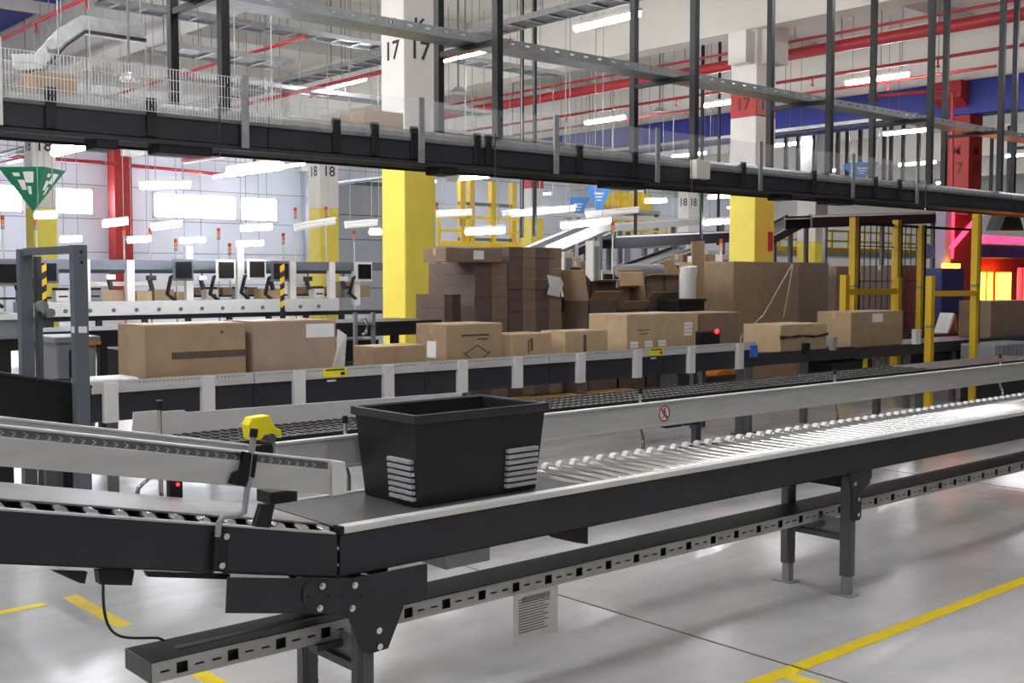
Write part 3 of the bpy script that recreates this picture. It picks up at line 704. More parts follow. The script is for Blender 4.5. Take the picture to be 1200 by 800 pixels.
# ================================================================= box conveyor with silver posts
mc = thing('parcel_conveyor', 'parcel conveyor with silver posts and rail carrying the cartons', 'conveyor', (6.5, 8.2, 0))
MX0, MX1 = 2.78, 10.45
posts = [3.07, 3.80, 4.57, 5.42, 6.21, 6.86, 7.67, 8.475, 9.31, 10.14]
edges = [MX0] + [(a + b) / 2 for a, b in zip(posts[:-1], posts[1:])][1::2] + [MX1]
for a, b in zip(edges[:-1], edges[1:]):
    part('side_panel', MB().box(a + .004, b - .004, 7.8, 7.82, .745, .94), 'dark_panel', mc, .003)
    hl = [(a + .05 + .03 * i, a + .062 + .03 * i, 1.004, 1.014) for i in range(int((b - a - .1) / .03))]
    part('guide_rail', MB().perf(a + .004, b - .004, 7.786, 7.796, .985, 1.03, hl).box(a + .004, b - .004, 7.776, 7.80, .945, .985), 'alu', mc)
p0 = None
for x in posts:
    if p0 is None: p0 = part('rail_post', MB().box(x - .05, x + .05, 7.755, 7.785, .738, 1.022).box(x - .052, x - .045, 7.755, 7.81, .738, 1.0), 'alu_bright', mc, .004); bx = x
    else: dup(p0, mc, x - bx)
part('side_panel', MB().box(MX0, MX1, 8.55, 8.57, .745, 1.0), 'dark_panel', mc)
part('belt', MB().box(MX0, MX1, 7.82, 8.55, .95, .965), 'belt', mc)
part('end_plate', MB().box(MX0 - .01, MX0, 7.8, 8.57, .745, .97), 'alu', mc)
for x, zz in ((4.901, .0), (8.756, 0)):
    s_ = part('warning_sticker', MB().box(x - .11, x + .11, 7.770, 7.775, .955, 1.025), 'sticker_yellow', mc)
    part('print', MB().box(x - .09, x + .09, 7.769, 7.770, 1.004, 1.016).box(x + .05, x + .09, 7.769, 7.770, .965, .99), 'ink', s_)
    part('name_tag', MB().box(x - .06, x + .02, 7.793, 7.799, .915, .93), 'white', mc)
for x in (3.1, 6.3, 10.22, 10.38):
    for y in (7.83, 8.5): part('leg', MB().box(x - .03, x + .03, y - .03, y + .03, 0, .745), 'leg_grey', mc)
    part('foot', MB().box(x - .08, x + .08, 7.76, 7.9, 0, .01), 'black', mc)
part('blue_tag', MB().box(10.332, 10.457, 7.77, 7.79, .86, .99), 'blue_tag', mc)

dc = thing('discharge_conveyor', 'low black conveyor section carrying cartons into the yellow cage', 'conveyor', (13, 8.3, 0))
part('side_panel', MB().box(10.55, 12.6, 7.88, 7.9, .74, .885), 'dark_panel', dc, .003)
part('side_panel', MB().box(12.62, 17.5, 7.88, 7.9, .72, .865), 'dark_panel', dc, .003)
part('side_panel', MB().box(10.55, 17.5, 8.62, 8.64, .74, .88), 'dark_panel', dc)
part('belt', MB().box(10.55, 17.5, 7.9, 8.62, .845, .858), 'belt', dc)
part('drive_housing', MB().box(12.185, 13.114, 7.93, 8.3, .34, .70), 'black', dc, .01)
part('drive_housing', MB().box(14.555, 15.633, 7.93, 8.3, .30, .70), 'black', dc, .01)
for x, z in ((12.925, .60), (12.747, .43), (15.181, .45)): part('yellow_label', MB().box(x - .05, x + .05, 7.922, 7.93, z, z + .12), 'sticker_yellow', dc)
part('trough', MB().slope(10.948, 12.450, 7.95, 8.4, .38, .42, .06), 'carton_mid', dc)
part('brace', MB().tube([(13.2, 7.95, .72), (14.0, 7.95, .35)], .02, 6), 'leg_grey', dc)
for x in (11.6, 13.96, 15.2): part('leg', MB().box(x - .035, x + .035, 7.9, 7.97, 0, .74), 'leg_grey', dc)
part('scanner', MB().box(11.462, 11.549, 7.82, 7.88, .84, .97), 'black', dc)
part('scanner', MB().box(12.035, 12.108, 7.82, 7.88, .86, 1.02), 'plastic_grey', dc)
part('scanner', MB().box(13.974, 14.105, 7.82, 7.88, .86, 1.06), 'white', dc)

# ================================================================= cartons
def carton(label, x0, x1, y0, y1, z0, z1, m='carton', group='cartons on the parcel conveyor', tape='top', name='cardboard_box', top='carton_light'):
    t = thing(name, label, 'box', ((x0 + x1) / 2, (y0 + y1) / 2, z0), group)
    part('body', MB().box(x0, x1, y0, y1, z0, z1 - .006), m, t, .006)
    ym = (y0 + y1) / 2
    part('flap', MB().box(x0 + .002, x1 - .002, y0 + .002, ym - .003, z1 - .006, z1), top, t)
    part('flap', MB().box(x0 + .002, x1 - .002, ym + .003, y1 - .002, z1 - .006, z1), top, t)
    if tape == 'top':
        part('tape', MB().box(x0 - .001, x1 + .001, ym - .03, ym + .03, z1, z1 + .001).box(x0 - .001, x0, ym - .03, ym + .03, z1 - .09, z1), 'tape_clear', t)
    return t
def sticker(t, x0, x1, y, z0, z1, m='white', name='label_sheet'): return part(name, MB().box(x0, x1, y - .002, y, z0, z1), m, t)
zb = .966
c = carton('long brown carton with a dark tape band, leftmost on the parcel conveyor', 3.38, 4.18, 7.9, 8.4, zb, 1.405)
part('tape_band', MB().box(3.58, 4.181, 7.897, 7.9, 1.15, 1.20), 'tape_dark', c)
part('handle_hole', MB().cyl((3.98, 7.9, 1.34), (3.98, 7.896, 1.34), .013, 10), 'tape_dark', c)
c = carton('pinkish carton with a torn white label, right beside the tape banded one', 4.24, 4.98, 7.88, 8.38, zb, 1.41, 'carton_pink')
sticker(c, 4.70, 4.96, 7.88, 1.27, 1.38)
part('torn_wrap', MB().add([(4.93, 7.85, 1.0), (5.06, 7.88, 1.02), (5.07, 7.86, 1.28), (4.99, 7.86, 1.33), (4.97, 7.84, 1.16), (4.93, 7.87, 1.0), (5.06, 7.90, 1.02), (5.07, 7.88, 1.28), (4.99, 7.88, 1.33), (4.97, 7.86, 1.16)], [(0, 1, 2, 4), (4, 2, 3), (5, 6, 7, 9), (9, 7, 8), (0, 1, 6, 5), (1, 2, 7, 6), (2, 3, 8, 7), (3, 4, 9, 8), (4, 0, 5, 9)]), 'bag_white', c)
carton('low flat carton in front of the yellow column', 5.35, 5.89, 7.88, 8.2, zb, 1.17)
c = carton('carton printed with a diamond mark, right of the yellow column', 6.13, 6.78, 7.9, 8.35, zb, 1.335)
m = MB()
cx, cz = 6.48, 1.07
for (a, b_) in (((-.13, 0), (0, .07)), ((0, .07), (.13, 0)), ((-.16, .01), (-.03, -.07)), ((.03, -.07), (.16, .01))):
    d_ = Vector((b_[0] - a[0], b_[1] - a[1])); n_ = Vector((-d_.y, d_.x)).normalized() * .005
    m.prism([(cx + a[0] + n_.x, cz + a[1] + n_.y), (cx + b_[0] + n_.x, cz + b_[1] + n_.y), (cx + b_[0] - n_.x, cz + b_[1] - n_.y), (cx + a[0] - n_.x, cz + a[1] - n_.y)], 'y', 7.898, 7.9)
part('diamond_print', m, 'tape_dark', c)
part('text_print', MB().box(6.30, 6.62, 7.898, 7.9, 1.225, 1.24).box(6.48, 6.60, 7.898, 7.9, 1.19, 1.2), 'tape_dark', c)
sticker(c, 6.128, 6.13, 8.05, 1.05, 1.2)
part('label_sheet', MB().box(6.126, 6.13, 8.05, 8.18, 1.03, 1.18), 'white', c)
c = carton('small square carton with dark side print before the pallet stack', 6.9, 7.40, 7.9, 8.25, zb, 1.222, 'carton_light')
part('text_print', MB().box(7.10, 7.115, 7.898, 7.9, 1.04, 1.17).box(7.13, 7.16, 7.898, 7.9, 1.06, 1.18), 'tape_dark', c)
c = carton('small carton with a vertical print, left of the long labelled carton', 7.58, 8.17, 7.9, 8.25, zb, 1.228, 'carton_light')
part('text_print', MB().box(7.83, 7.87, 7.898, 7.9, 1.0, 1.19), 'tape_dark', c)
c = carton('long carton with white round labels near the yellow sticker', 8.45, 9.57, 7.9, 8.45, zb, 1.372, 'carton_light')
for i in range(4): sticker(c, 9.34, 9.47, 7.9, 1.13 + i * .038, 1.16 + i * .038)
for x in (8.50, 8.72, 8.93): 
    for i in range(2): sticker(c, x, x + .12, 7.9, 1.03 + i * .035, 1.06 + i * .035)
part('text_print', MB().box(8.62, 8.80, 7.898, 7.9, 1.205, 1.215).box(8.64, 8.76, 7.898, 7.9, 1.165, 1.175), 'tape_dark', c)
carton('plain brown carton right behind the black scanner with red light', 9.72, 10.44, 8.02, 8.5, zb, 1.36, 'carton_mid', top='carton')
sb = thing('barcode_scanner', 'black scanner box with a red light at the rail end', 'scanner', (9.95, 7.87, .96))
part('housing', MB().box(9.531, 9.864, 7.83, 7.93, .966, 1.167), 'black', sb, .01)
part('red_light', MB().cyl((9.795, 7.83, 1.165), (9.795, 7.815, 1.165), .025, 12), 'glow_led', sb)
c = carton('rounded carton tied with dark string on the black conveyor', 11.15, 12.1, 7.96, 8.5, .86, 1.19, 'carton_light', 'cartons on the discharge conveyor')
part('string', MB().tube([(11.13, 7.95, 1.06), (11.4, 7.945, 1.04), (11.6, 7.945, 1.055), (11.9, 7.945, 1.035), (12.11, 7.95, 1.05)], .01, 6).tube([(11.13, 7.95, 1.03), (11.5, 7.945, 1.06), (11.8, 7.945, 1.03), (12.11, 7.95, 1.065)], .01, 6), 'black', c)
c = carton('carton with a white label just inside the yellow cage', 12.7, 13.95, 8.0, 8.5, .86, 1.31, 'carton', 'cartons on the discharge conveyor')
sticker(c, 13.2, 13.45, 8.0, 1.17, 1.28)
for i in range(4): part('crease', MB().box(12.7, 13.95, 7.998, 8.0, .93 + i * .06, .933 + i * .06), 'carton_mid', c)
bx_ = (16.431, 17.485, 8, 8.5, 0.883, 1.454)
carton('brown carton at the right edge before the red glowing machine', bx_[0], bx_[1] + .3, 8.0, 8.5, .86, 1.40, 'carton_mid', 'cartons on the discharge conveyor')
wc = thing('grey_crate', 'grey ribbed plastic crate at the right edge', 'crate', (16.6, 7.9, 0))
part('body', MB().box(15.140, 15.955 + .5, 7.3, 7.8, .3, .83), 'plastic_grey', wc, .02)
for i in range(9): part('rib', MB().box(15.140 + .05 + i * .13, 15.140 + .09 + i * .13, 7.285, 7.3, .34, .80), 'plastic_grey', wc)
part('stand', MB().box(15.140, 15.955 + .5, 7.32, 7.78, 0, .3), 'black', wc)
for lb, q in (('orange brown carton riding on the overhead conveyor at far left', (2.779, 3.058, 8.3, 8.7, 3.072, 3.181)), ('orange brown carton riding on the overhead conveyor before the column', (5.521, 5.931, 8.3, 8.7, 3.043, 3.161))):
    carton(lb, q[0], q[1], 8.25, 8.65, 2.957, max(q[5], 3.2), 'orange' if False else 'carton', 'cartons on the overhead conveyor')

# ================================================================= yellow safety cage on the right
def bar_frame(label, name, cat, posts, bars, extra=None, m='yellow_rail', group=None):
    t = thing(name, label, cat, (posts[0][0], posts[0][1], 0), group)
    for x, y, h, w_ in posts:
        p = part('post', MB().box(x - w_, x + w_, y - w_, y + w_, 0, h), m, t, .004)
        part('clamp', MB().box(x - w_ - .004, x + w_ + .004, y - w_ - .004, y + w_ + .004, h * .62, h * .62 + .03), 'plastic_grey', p)
        part('base_plate', MB().box(x - .09, x + .09, y - .09, y + .09, 0, .012), m, p)
    for x0, x1, y0, y1, z0, z1 in bars: part('rail', MB().box(x0, x1, y0, y1, z0, z1), m, t, .003)
    return t
gx = 13.83
g1 = bar_frame('low yellow gate frame standing in front of the discharge conveyor', 'safety_gate', 'gate', [(gx, 7.55, 1.77, .045)], [(gx, 15.1, 7.53, 7.57, 1.50, 1.57)])
def mesh_panel(t, x0, x1, y, z0, z1, step=.16, axis='x'):
    m = MB(); r = .006; x = x0
    while x <= x1: m.box(x - r, x + r, y - r, y + r, z0, z1) if axis == 'x' else m.box(y - r, y + r, x - r, x + r, z0, z1); x += step
    z = z0
    while z <= z1: m.box(x0, x1, y - r, y + r, z - r, z + r) if axis == 'x' else m.box(y - r, y + r, x0, x1, z - r, z + r); z += .5
    part('wire_panel', m, 'black', t)['kind'] = 'stuff'
g2 = bar_frame('tall yellow cage post beside the red glowing machine', 'cage_post', 'post', [(15.13, 7.6, 2.62, .045)], [])
part('black_edge', MB().box(15.18, 15.21, 7.56, 7.64, 0, 2.62), 'black', g2)
cgx = [14.251, 15.393, 16.080]
g3 = bar_frame('tall yellow wire cage behind the discharge conveyor', 'safety_cage', 'cage', [(cgx[0], 8.95, 2.6, .05), (cgx[1], 8.95, 2.6, .05), (cgx[2], 8.95, 2.55, .04)],
     [(13.957, cgx[1], 8.86, 8.90, 1.505, 1.591)])
part('post', MB().box(13.925 - .05, 13.925 + .05, 8.83, 8.93, 0, 1.786), 'yellow_rail', g3, .004)
part('post', MB().box(15.320 - .05, 15.320 + .04, 8.83, 8.93, 0, 1.751), 'yellow_rail', g3, .004)
for x in cgx: part('black_edge', MB().box(x + .06, x + .12, 8.92, 9.0, 0, 2.55), 'black', g3)
mesh_panel(g3, cgx[0], cgx[2], 8.98, .2, 2.5)
part('top_rail', MB().box(cgx[0], 17.944, 8.97, 9.0, 2.5, 2.54), 'black', g3)

# ================================================================= red glowing machine
ma = thing('heat_tunnel', 'machine with glowing red and amber tubes inside a lilac frame at right', 'machine', (19.8, 10.8, 0))
mx0, mx1, my = 19.747, 25.0, 10.5
part('frame_post', MB().box(mx0, mx0 + .22, my, my + .2, 0, 3.15), 'lilac', ma, .01)
part('frame_beam', MB().box(mx0, mx1, my, my + .2, 3.02, 3.2), 'lilac', ma, .01)
part('red_panel', MB().box(mx0 + .25, 21.447, 10.75, 10.8, .9, 2.95), 'machine_red', ma)
part('red_strip', MB().box(mx0 + .235, mx0 + .30, my - .01, my + .02, 2.1, 3.0), 'glow_pink', ma)
part('cabinet', MB().box(19.092, 19.898, 10.2, 10.7, 0, 1.920), 'cabinet_violet', ma, .01)
part('beacon', MB().cyl((19.775, 10.4, 1.922), (19.775, 10.4, 2.000), .16, 14), 'glow_amber', ma)
d0, d1 = (19.591, 10.3, 2.292), (21.046, 10.3, 3.172)
part('diagonal_tube', MB().cyl(d0, d1, .045, 10), 'glow_pink', ma)
part('hood', MB().box(22.159, 24.042 + 1.5, 11, 12.2, 2.155, 2.418), 'cabinet_violet', ma)
for i in range(24):
    x = 22.094 + i * .098
    part('led', MB().box(x, x + .06, 10.93, 10.97, 2.450, 2.590), 'glow_pink', ma)
part('back_panel', MB().box(22.847, 25.353 + 1.5, 11.6, 11.7, .6, 2.159), 'machine_red', ma)
for a, b in ((22.855, 23.003), (23.171, 23.322), (23.628, 24.056)):
    part('heater_tube', MB().cyl(((a + b) / 2, 11.35, 1.231), ((a + b) / 2, 11.35, 1.858), (b - a) * .36, 12), 'glow_amber', ma)
for x in (20.861, 21.387, 23.511, 23.784):
    part('red_tube', MB().cyl((x, 10.85, .85), (x, 10.85, 1.95), .045, 10), 'glow_red', ma)
part('motor_box', MB().box(21.924, 22.655, 10.4, 10.7, 3.010, 3.177), 'blue_paint', ma, .02)
part('funnel', MB().prism([(22.076, 10.6, 2.678)[::2], (23.109, 10.6, 2.706)[::2], (22.864, 10.6, 3.043)[::2], (22.347, 10.6, 3.024)[::2]], 'y', 10.6, 10.9), 'black', ma)
part('outfeed', MB().box(17.8, mx1, 9.6, 10.15, .62, .80), 'black', ma)
for x in (18, 20.5, 23): part('outfeed_leg', MB().box(x - .05, x + .05, 9.7, 9.8, 0, .62), 'leg_grey', ma)
q = (18.575, 9.7, 0.751)
cn = thing('warning_flap', 'white and orange folded warning flap on the black outfeed', 'sign', (q[0], 9.75, .8))
part('board', MB().prism([(q[0] - .2, .80), (q[0] - .14, .80), (q[0] + .06, 1.12), (q[0], 1.14)], 'y', 9.7, 9.95), 'white', cn)
part('board', MB().prism([(q[0] + .02, 1.10), (q[0] + .1, 1.10), (q[0] + .16, .80), (q[0] + .08, .80)], 'y', 9.7, 9.95), 'orange', cn)

# ================================================================= pallets and stock behind the parcel conveyor
def pallet(label, x, y, dark=False):
    t = thing('wooden_pallet', label, 'pallet', (x, y, 0), 'wooden pallets under the conveyor')
    for i in range(5): part('deck_board', MB().box(x, x + .8, y + i * .17, y + i * .17 + .12, .122, .144), 'wood', t)
    for i in range(3):
        for j in range(3): part('block', MB().box(x + i * .33, x + i * .33 + .14, y + j * .33, y + j * .33 + .14, .022, .1), 'wood', t)
        part('bottom_board', MB().box(x, x + .8, y + i * .33, y + i * .33 + .14, 0, .022), 'wood', t)
        part('stringer', MB().box(x + i * .33, x + i * .33 + .14, y, y + .8, .1, .122), 'wood', t)
    return t
pallet('wooden pallet on the floor, nearest the black tote', 9.427, 10.6)
pallet('wooden pallet on the floor, middle one of three', 10.160, 10.5)
pallet('wooden pallet on the floor, rightmost beside white rubbish', 11.265, 10.5)
rb = thing('rubbish_bag', 'crumpled white rubbish on the floor behind the pallets', 'bag', (13.6, 11.4, 0))
for x, z, r_ in ((13.434, .16, .2), (13.738, .12, .17)):
    part('lump', MB().cyl((x, 11.4, 0), (x, 11.45, z), r_, 7, r_ * .6).cyl((x, 11.45, z), (x + .02, 11.47, z + .12), r_ * .6, 7, r_ * .15), 'bag_white', rb)
db = thing('dark_bin', 'low dark grey bin with orange contents behind the conveyor end', 'bin', (14.4, 11, 0))
part('body', MB().prism([(12.778, 0), (13.647, 0), (13.688, .32), (12.740, .32)], 'y', 10.4, 10.9), 'dark_panel', db, .01)
part('contents', MB().prism([(13.048, .31), (13.565, .31), (13.444, .38), (13.205, .40)], 'y', 10.45, 10.8), 'orange', db)

def flat_stack(label, x0, x1, y0, y1, z0, z1, layers, ms=('carton_dark', 'carton_mid')):
    t = thing('carton_stack', label, 'cardboard stack', ((x0 + x1) / 2, (y0 + y1) / 2, z0), 'stacks of flattened cartons')
    h = (z1 - z0) / layers; n = max(2, round((x1 - x0) / .27)); wd = (x1 - x0) / n
    for j in range(n):
        for i in range(layers):
            jx = random.uniform(-.008, .008)
            part('carton_bundle', MB().box(x0 + wd * j + .004, x0 + wd * (j + 1) - .004, y0 + jx, y1, z0 + h * i + .003, z0 + h * (i + 1)), ms[j % 2], t)
    part('pallet', MB().box(x0, x1, y0 + .05, y1 - .05, z0 - .14, z0), 'wood', t)
    return t
flat_stack('tall brown stack of flattened cartons behind the parcel conveyor', 9.982, 10.97, 11.5, 12.5, .14, 2.16, 14)
c = carton('long carton lying on top of the shorter brown stack', 8.86, 9.80, 11.42, 11.9, 1.95, 2.13, 'carton_mid', 'cartons in the stock area', top='carton')
sticker(c, 9.311, 9.484, 11.42, 1.985, 2.10)
flat_stack('shorter brown stack of cartons under the long lying carton', 9.391, 9.967, 11.5, 12.5, .14, 1.948, 12)
flat_stack('low dark stack of cartons left of the shorter brown stack', 8.807, 9.083, 11.4, 12.0, .14, 1.533, 8, ('carton_dark', 'carton_edge'))
sh = thing('torn_sheet', 'torn white paper sheet stuck to the tall brown stack', 'paper', (10.9, 11.45, 1.5))
part('sheet', MB().prism([(10.657, 11.47, 1.786)[::2], (10.9, 11.47, 1.751)[::2], (10.966, 11.47, 1.667)[::2], (10.885, 11.47, 1.478)[::2], (10.657, 11.47, 1.516)[::2], (10.705, 11.47, 1.633)[::2]], 'y', 11.46, 11.475), 'bag_white', sh)

def open_carton(label, x0, x1, y0, y1, z0, z1, m='carton_mid', group='cartons in the stock area'):
    t = thing('open_carton', label, 'box', ((x0 + x1) / 2, (y0 + y1) / 2, z0), group)
    part('body', MB().box(x0, x1, y0, y0 + .012, z0, z1).box(x0, x1, y1 - .012, y1, z0, z1).box(x0, x0 + .012, y0, y1, z0, z1).box(x1 - .012, x1, y0, y1, z0, z1).box(x0, x1, y0, y1, z0, z0 + .012), m, t)
    f = (z1 - z0) * .3
    part('flap', MB().add([(x0, y0, z1), (x1, y0, z1), (x1 - .02, y0 - .12, z1 + f * .3), (x0 + .02, y0 - .12, z1 + f * .3), (x0, y0 + .008, z1), (x1, y0 + .008, z1), (x1 - .02, y0 - .112, z1 + f * .3 + .008), (x0 + .02, y0 - .112, z1 + f * .3 + .008)], [(0, 1, 2, 3), (4, 5, 6, 7), (0, 1, 5, 4), (1, 2, 6, 5), (2, 3, 7, 6), (3, 0, 4, 7)]), 'carton', t)
    part('flap', MB().prism([(x0, z1), (x0 - .1, z1 + f), (x0 - .092, z1 + f + .008), (x0 + .008, z1)], 'y', y0, y1), 'carton', t)
    part('tape', MB().box((x0 + x1) / 2 - .04, (x0 + x1) / 2 + .04, y0 - .002, y0, z0, z1), 'carton_dark', t)
    return t
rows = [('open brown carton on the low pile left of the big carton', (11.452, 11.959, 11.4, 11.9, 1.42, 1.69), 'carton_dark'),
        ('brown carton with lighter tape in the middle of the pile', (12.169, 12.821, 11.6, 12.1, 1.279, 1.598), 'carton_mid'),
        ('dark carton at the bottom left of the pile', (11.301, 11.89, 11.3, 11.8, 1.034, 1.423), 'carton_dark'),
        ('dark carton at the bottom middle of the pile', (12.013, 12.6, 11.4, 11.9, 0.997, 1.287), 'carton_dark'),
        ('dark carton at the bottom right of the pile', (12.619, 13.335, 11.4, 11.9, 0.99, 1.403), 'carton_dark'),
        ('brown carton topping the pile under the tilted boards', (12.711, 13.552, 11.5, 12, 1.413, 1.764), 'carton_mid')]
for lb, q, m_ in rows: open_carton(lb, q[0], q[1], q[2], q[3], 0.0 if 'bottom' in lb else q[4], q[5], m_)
for lb, q in (('black plastic crate right of the brown carton pile', (12.75, 13.353, 10.9, 11.3, 1.157, 1.435)), ('black crate standing before the steel stack rack', (11.316, 11.765, 11.8, 12.2, 1.243, 1.466))):
    t = thing('black_crate', lb, 'crate', (q[0], q[2], q[4]), 'black plastic crates')
    part('body', MB().box(*q), 'black', t, .01); part('rim', MB().box(q[0] - .02, q[1] + .02, q[2] - .02, q[3], q[5] - .04, q[5]), 'dark_panel', t)
    part('stand', MB().box(q[0] + .03, q[1] - .03, q[2] + .03, q[3] - .03, 0, q[4]), 'leg_grey', t)
for lb, pts, Y in (('left one of two tilted tan cardboard boards above the pile', [(13.357, 11.75, 2.002)[::2], (13.597, 11.75, 2.044)[::2], (13.93, 11.75, 1.629)[::2], (13.643, 11.75, 1.604)[::2]], 11.75), ('upright tan cardboard board above the brown pile', [(13.432, 11.22, 2.295)[::2], (13.735, 11.22, 2.314)[::2], (13.709, 11.22, 1.317)[::2], (13.466, 11.22, 1.321)[::2]], 11.22)):
    t = tag(part('cardboard_board', MB().prism(pts, 'y', Y, Y + .02), 'carton_light', org=(pts[0][0], Y, pts[0][1])), lb, 'cardboard board')
bg = thing('plastic_bag', 'full white plastic bag above the brown carton pile', 'bag', (13.5, 12.4, 1.6))
q = (13.137, 11.05, 1.789)
part('body', MB().tube([(q[0], q[1], 1.419), (q[0], q[1], q[2] - .05), (q[0] + .03, q[1], q[2] + .06), (q[0] + .02, q[1], q[2] + .12)], .13, 9), 'bag_white', bg)

wr = thing('wrapped_pallet', 'large cardboard pallet box wrapped in clear film at right', 'pallet box', (15, 11.4, 0))
part('body', MB().box(14.17, 15.9, 11.0, 12.1, .14, 2.0), 'carton', wr, .01)
part('corner_panel', MB().box(15.9, 16.78, 11.02, 12.1, .14, 2.0), 'carton_mid', wr, .01)
part('pallet', MB().box(14.17, 16.78, 11.05, 12.05, 0, .14), 'wood', wr)
part('film', MB().box(15.7, 16.8, 10.985, 10.99, .2, 1.99), 'film', wr)
fm = MB()
for a, b in (((15.637, 10.96, 1.959), (14.853, 10.96, 1.114)), ((15.661, 10.96, 1.96), (15.423, 10.96, 1.1)), ((15.615, 10.96, 1.931), (15.117, 10.96, 1.409)), ((14.853, 10.96, 1.141), (14.312, 10.96, 0.82)), ((14.312, 10.96, 0.82), (14.315, 10.96, 0.619))):
    fm.cyl(a, b, .012, 6)
part('film_strand', fm, 'bag_white', wr)
carton('tall brown pallet box standing inside the yellow cage', 17.452, 18.021, 11.3, 11.95, 0, 1.95, 'carton_mid', 'pallet boxes at the cage')
carton('wide brown pallet box seen through the cage wires', 19.196, 20.543, 12.0, 13.0, 0, 1.85, 'carton_mid', 'pallet boxes at the cage')
carton('dark brown pallet box between the two tall cage posts', 19.180, 19.881, 11.1, 11.9, 0, 1.98, 'carton_dark', 'pallet boxes at the cage')

# ================================================================= dark sorter row and bin behind the parcel conveyor, left
so = thing('sorter_table', 'long black sorter table behind the parcel conveyor on the left', 'table', (6.5, 11, 0))
part('frame', MB().box(3.0, 8.7, 11.3, 11.35, 1.05, 1.22).box(3.0, 8.7, 11.35, 12.3, 1.15, 1.22), 'black', so, .005)
for i, x in enumerate((3.2, 4.4, 5.6, 6.8, 8.0, 8.6)): part('leg', MB().box(x - .04, x + .04, 11.3, 11.38, 0, 1.05), 'black', so)
part('lower_shelf', MB().box(3.0, 8.7, 11.4, 12.2, .55, .6), 'dark_panel', so)
for a, b in ((4.65, 5.3), (5.45, 6.1), (6.3, 7.0), (7.2, 7.8)): part('drawer', MB().box(a, b, 11.38, 11.9, .62, 1.0), 'black', so, .01)
sl_ = thing('step_ladder', 'small grey steel step ladder left of the yellow column', 'ladder', (8.0, 11.1, 0))
lx0, lx1 = 7.278, 7.527
for x in (lx0, lx1): part('upright', MB().box(x - .02, x + .02, 11.08, 11.12, 0, 1.343), 'plastic_grey', sl_)
for z in (.3, .6, .9, 1.2): part('rung', MB().box(lx0, lx1, 11.06, 11.14, z, z + .035), 'plastic_grey', sl_)
part('handle', MB().tube([(7.371, 11.05, 1.275), (7.406, 11.05, 1.205), (7.393, 11.05, 1.105), (7.334, 11.05, 1.078)], .02, 6), 'chrome', sl_)
gb = thing('grey_bin', 'grey plastic bin with arched front inside the portal frame', 'bin', (3, 9.2, 0))
q = (3.2, 3.528, 9.2, 9.7, 0.917, 1.255)
part('body', MB().prism([(q[0] + .03, .3), (q[1] - .03, .3), (q[1], q[5]), (q[0], q[5])], 'y', 9.2, 9.7), 'plastic_grey', gb, .015)
part('rim', MB().box(q[0] - .02, q[1] + .02, 9.17, 9.72, q[5] - .03, q[5] + .02), 'plastic_grey', gb, .01)
part('arch_recess', MB().prism([(q[0] + .1, q[4]), (q[0] + .2, q[4]), (q[0] + .2, q[5] - .1), (q[0] + .17, q[5] - .06), (q[0] + .13, q[5] - .06), (q[0] + .1, q[5] - .1)], 'y', 9.19, 9.2), 'black', gb)
part('orange_strip', MB().box(q[1] - .1, q[1] + .02, 9.16, 9.2, q[5] - .05, q[5] - .02), 'orange', gb)
part('stand', MB().box(q[0] + .05, q[1] - .05, 9.25, 9.65, 0, .3), 'black', gb)
for lb, q in (('white envelope lying on the parcel conveyor at its left end', (3.029, 3.337, 7.9, 8.25, 1.053, 1.096)), ('flat white bag on the conveyor left of the envelope', (2.946, 3.077, 7.9, 8.2, 1.027, 1.063))):
    t = tag(part('mail_bag', MB().box(max(q[0], 2.82), max(q[1], 3.0), 7.9, 8.2, .966, 1.035), 'bag_white', org=(q[0], 7.9, .966), bevel=.02), lb, 'parcel')
pg = thing('grey_tub', 'pale grey tub end at the left picture edge', 'tub', (1.9, 8.4, 0))
q = (2.374, 2.671, 8.4, 8.9, 1.312, 1.492)
part('body', MB().box(*q), 'plastic_grey', pg, .02); part('rim', MB().box(q[0], q[1] + .02, q[2] - .03, q[3], q[5] - .04, q[5]), 'white', pg)
part('stand', MB().box(q[0] + .05, q[1] - .05, 8.45, 8.85, 0, q[4]), 'black', pg)

# ================================================================= packing stations far left
WY = 26.0
pk = thing('packing_line', 'long packing line with dark top beam across the left background', 'packing line', (14, WY, 0))
bx0, bx1 = 7.348, 18.000
part('top_beam', MB().box(bx0, bx1, WY, WY + .15, 1.936, 2.161), 'steel_blue', pk)
part('top_beam', MB().box(bx0, bx1, WY + 1.2, WY + 1.3, 1.854, 2.038), 'dark_panel', pk)
for x in (9.753, 10.797, 12.269, 13.640, 15.128, 16.319, 17.103):
    part('post', MB().box(x - .09, x + .09, WY - .03, WY + .12, 1.0, 2.161 if x not in (12.269, 13.640) else 2.509), 'white_paint', pk)
part('bed', MB().box(8.412, 16.479, WY - .1, WY + .9, 0.867, 1.197), 'alu', pk, .01)
for i in range(14):
    x = 8.688 + i * .55; part('bed_bolt', MB().cyl((x, WY - .1, 0.991), (x, WY - .12, 0.991), .05, 8), 'leg_grey', pk)
part('under_frame', MB().box(bx0, bx1, WY + .1, WY + .8, .75, 0.847), 'black', pk)
for i in range(9):
    x = bx0 + .5 + i * 1.1; part('leg', MB().box(x - .06, x + .06, WY, WY + .12, 0, .75), 'black', pk)
part('rail', MB().box(9.734, 12.269, WY + .3, WY + .36, 1.550, 1.651), 'white_paint', pk)
part('belt', MB().box(bx0, bx1, WY + .9, WY + 1.6, 1.25, 1.30), 'dark_panel', pk)
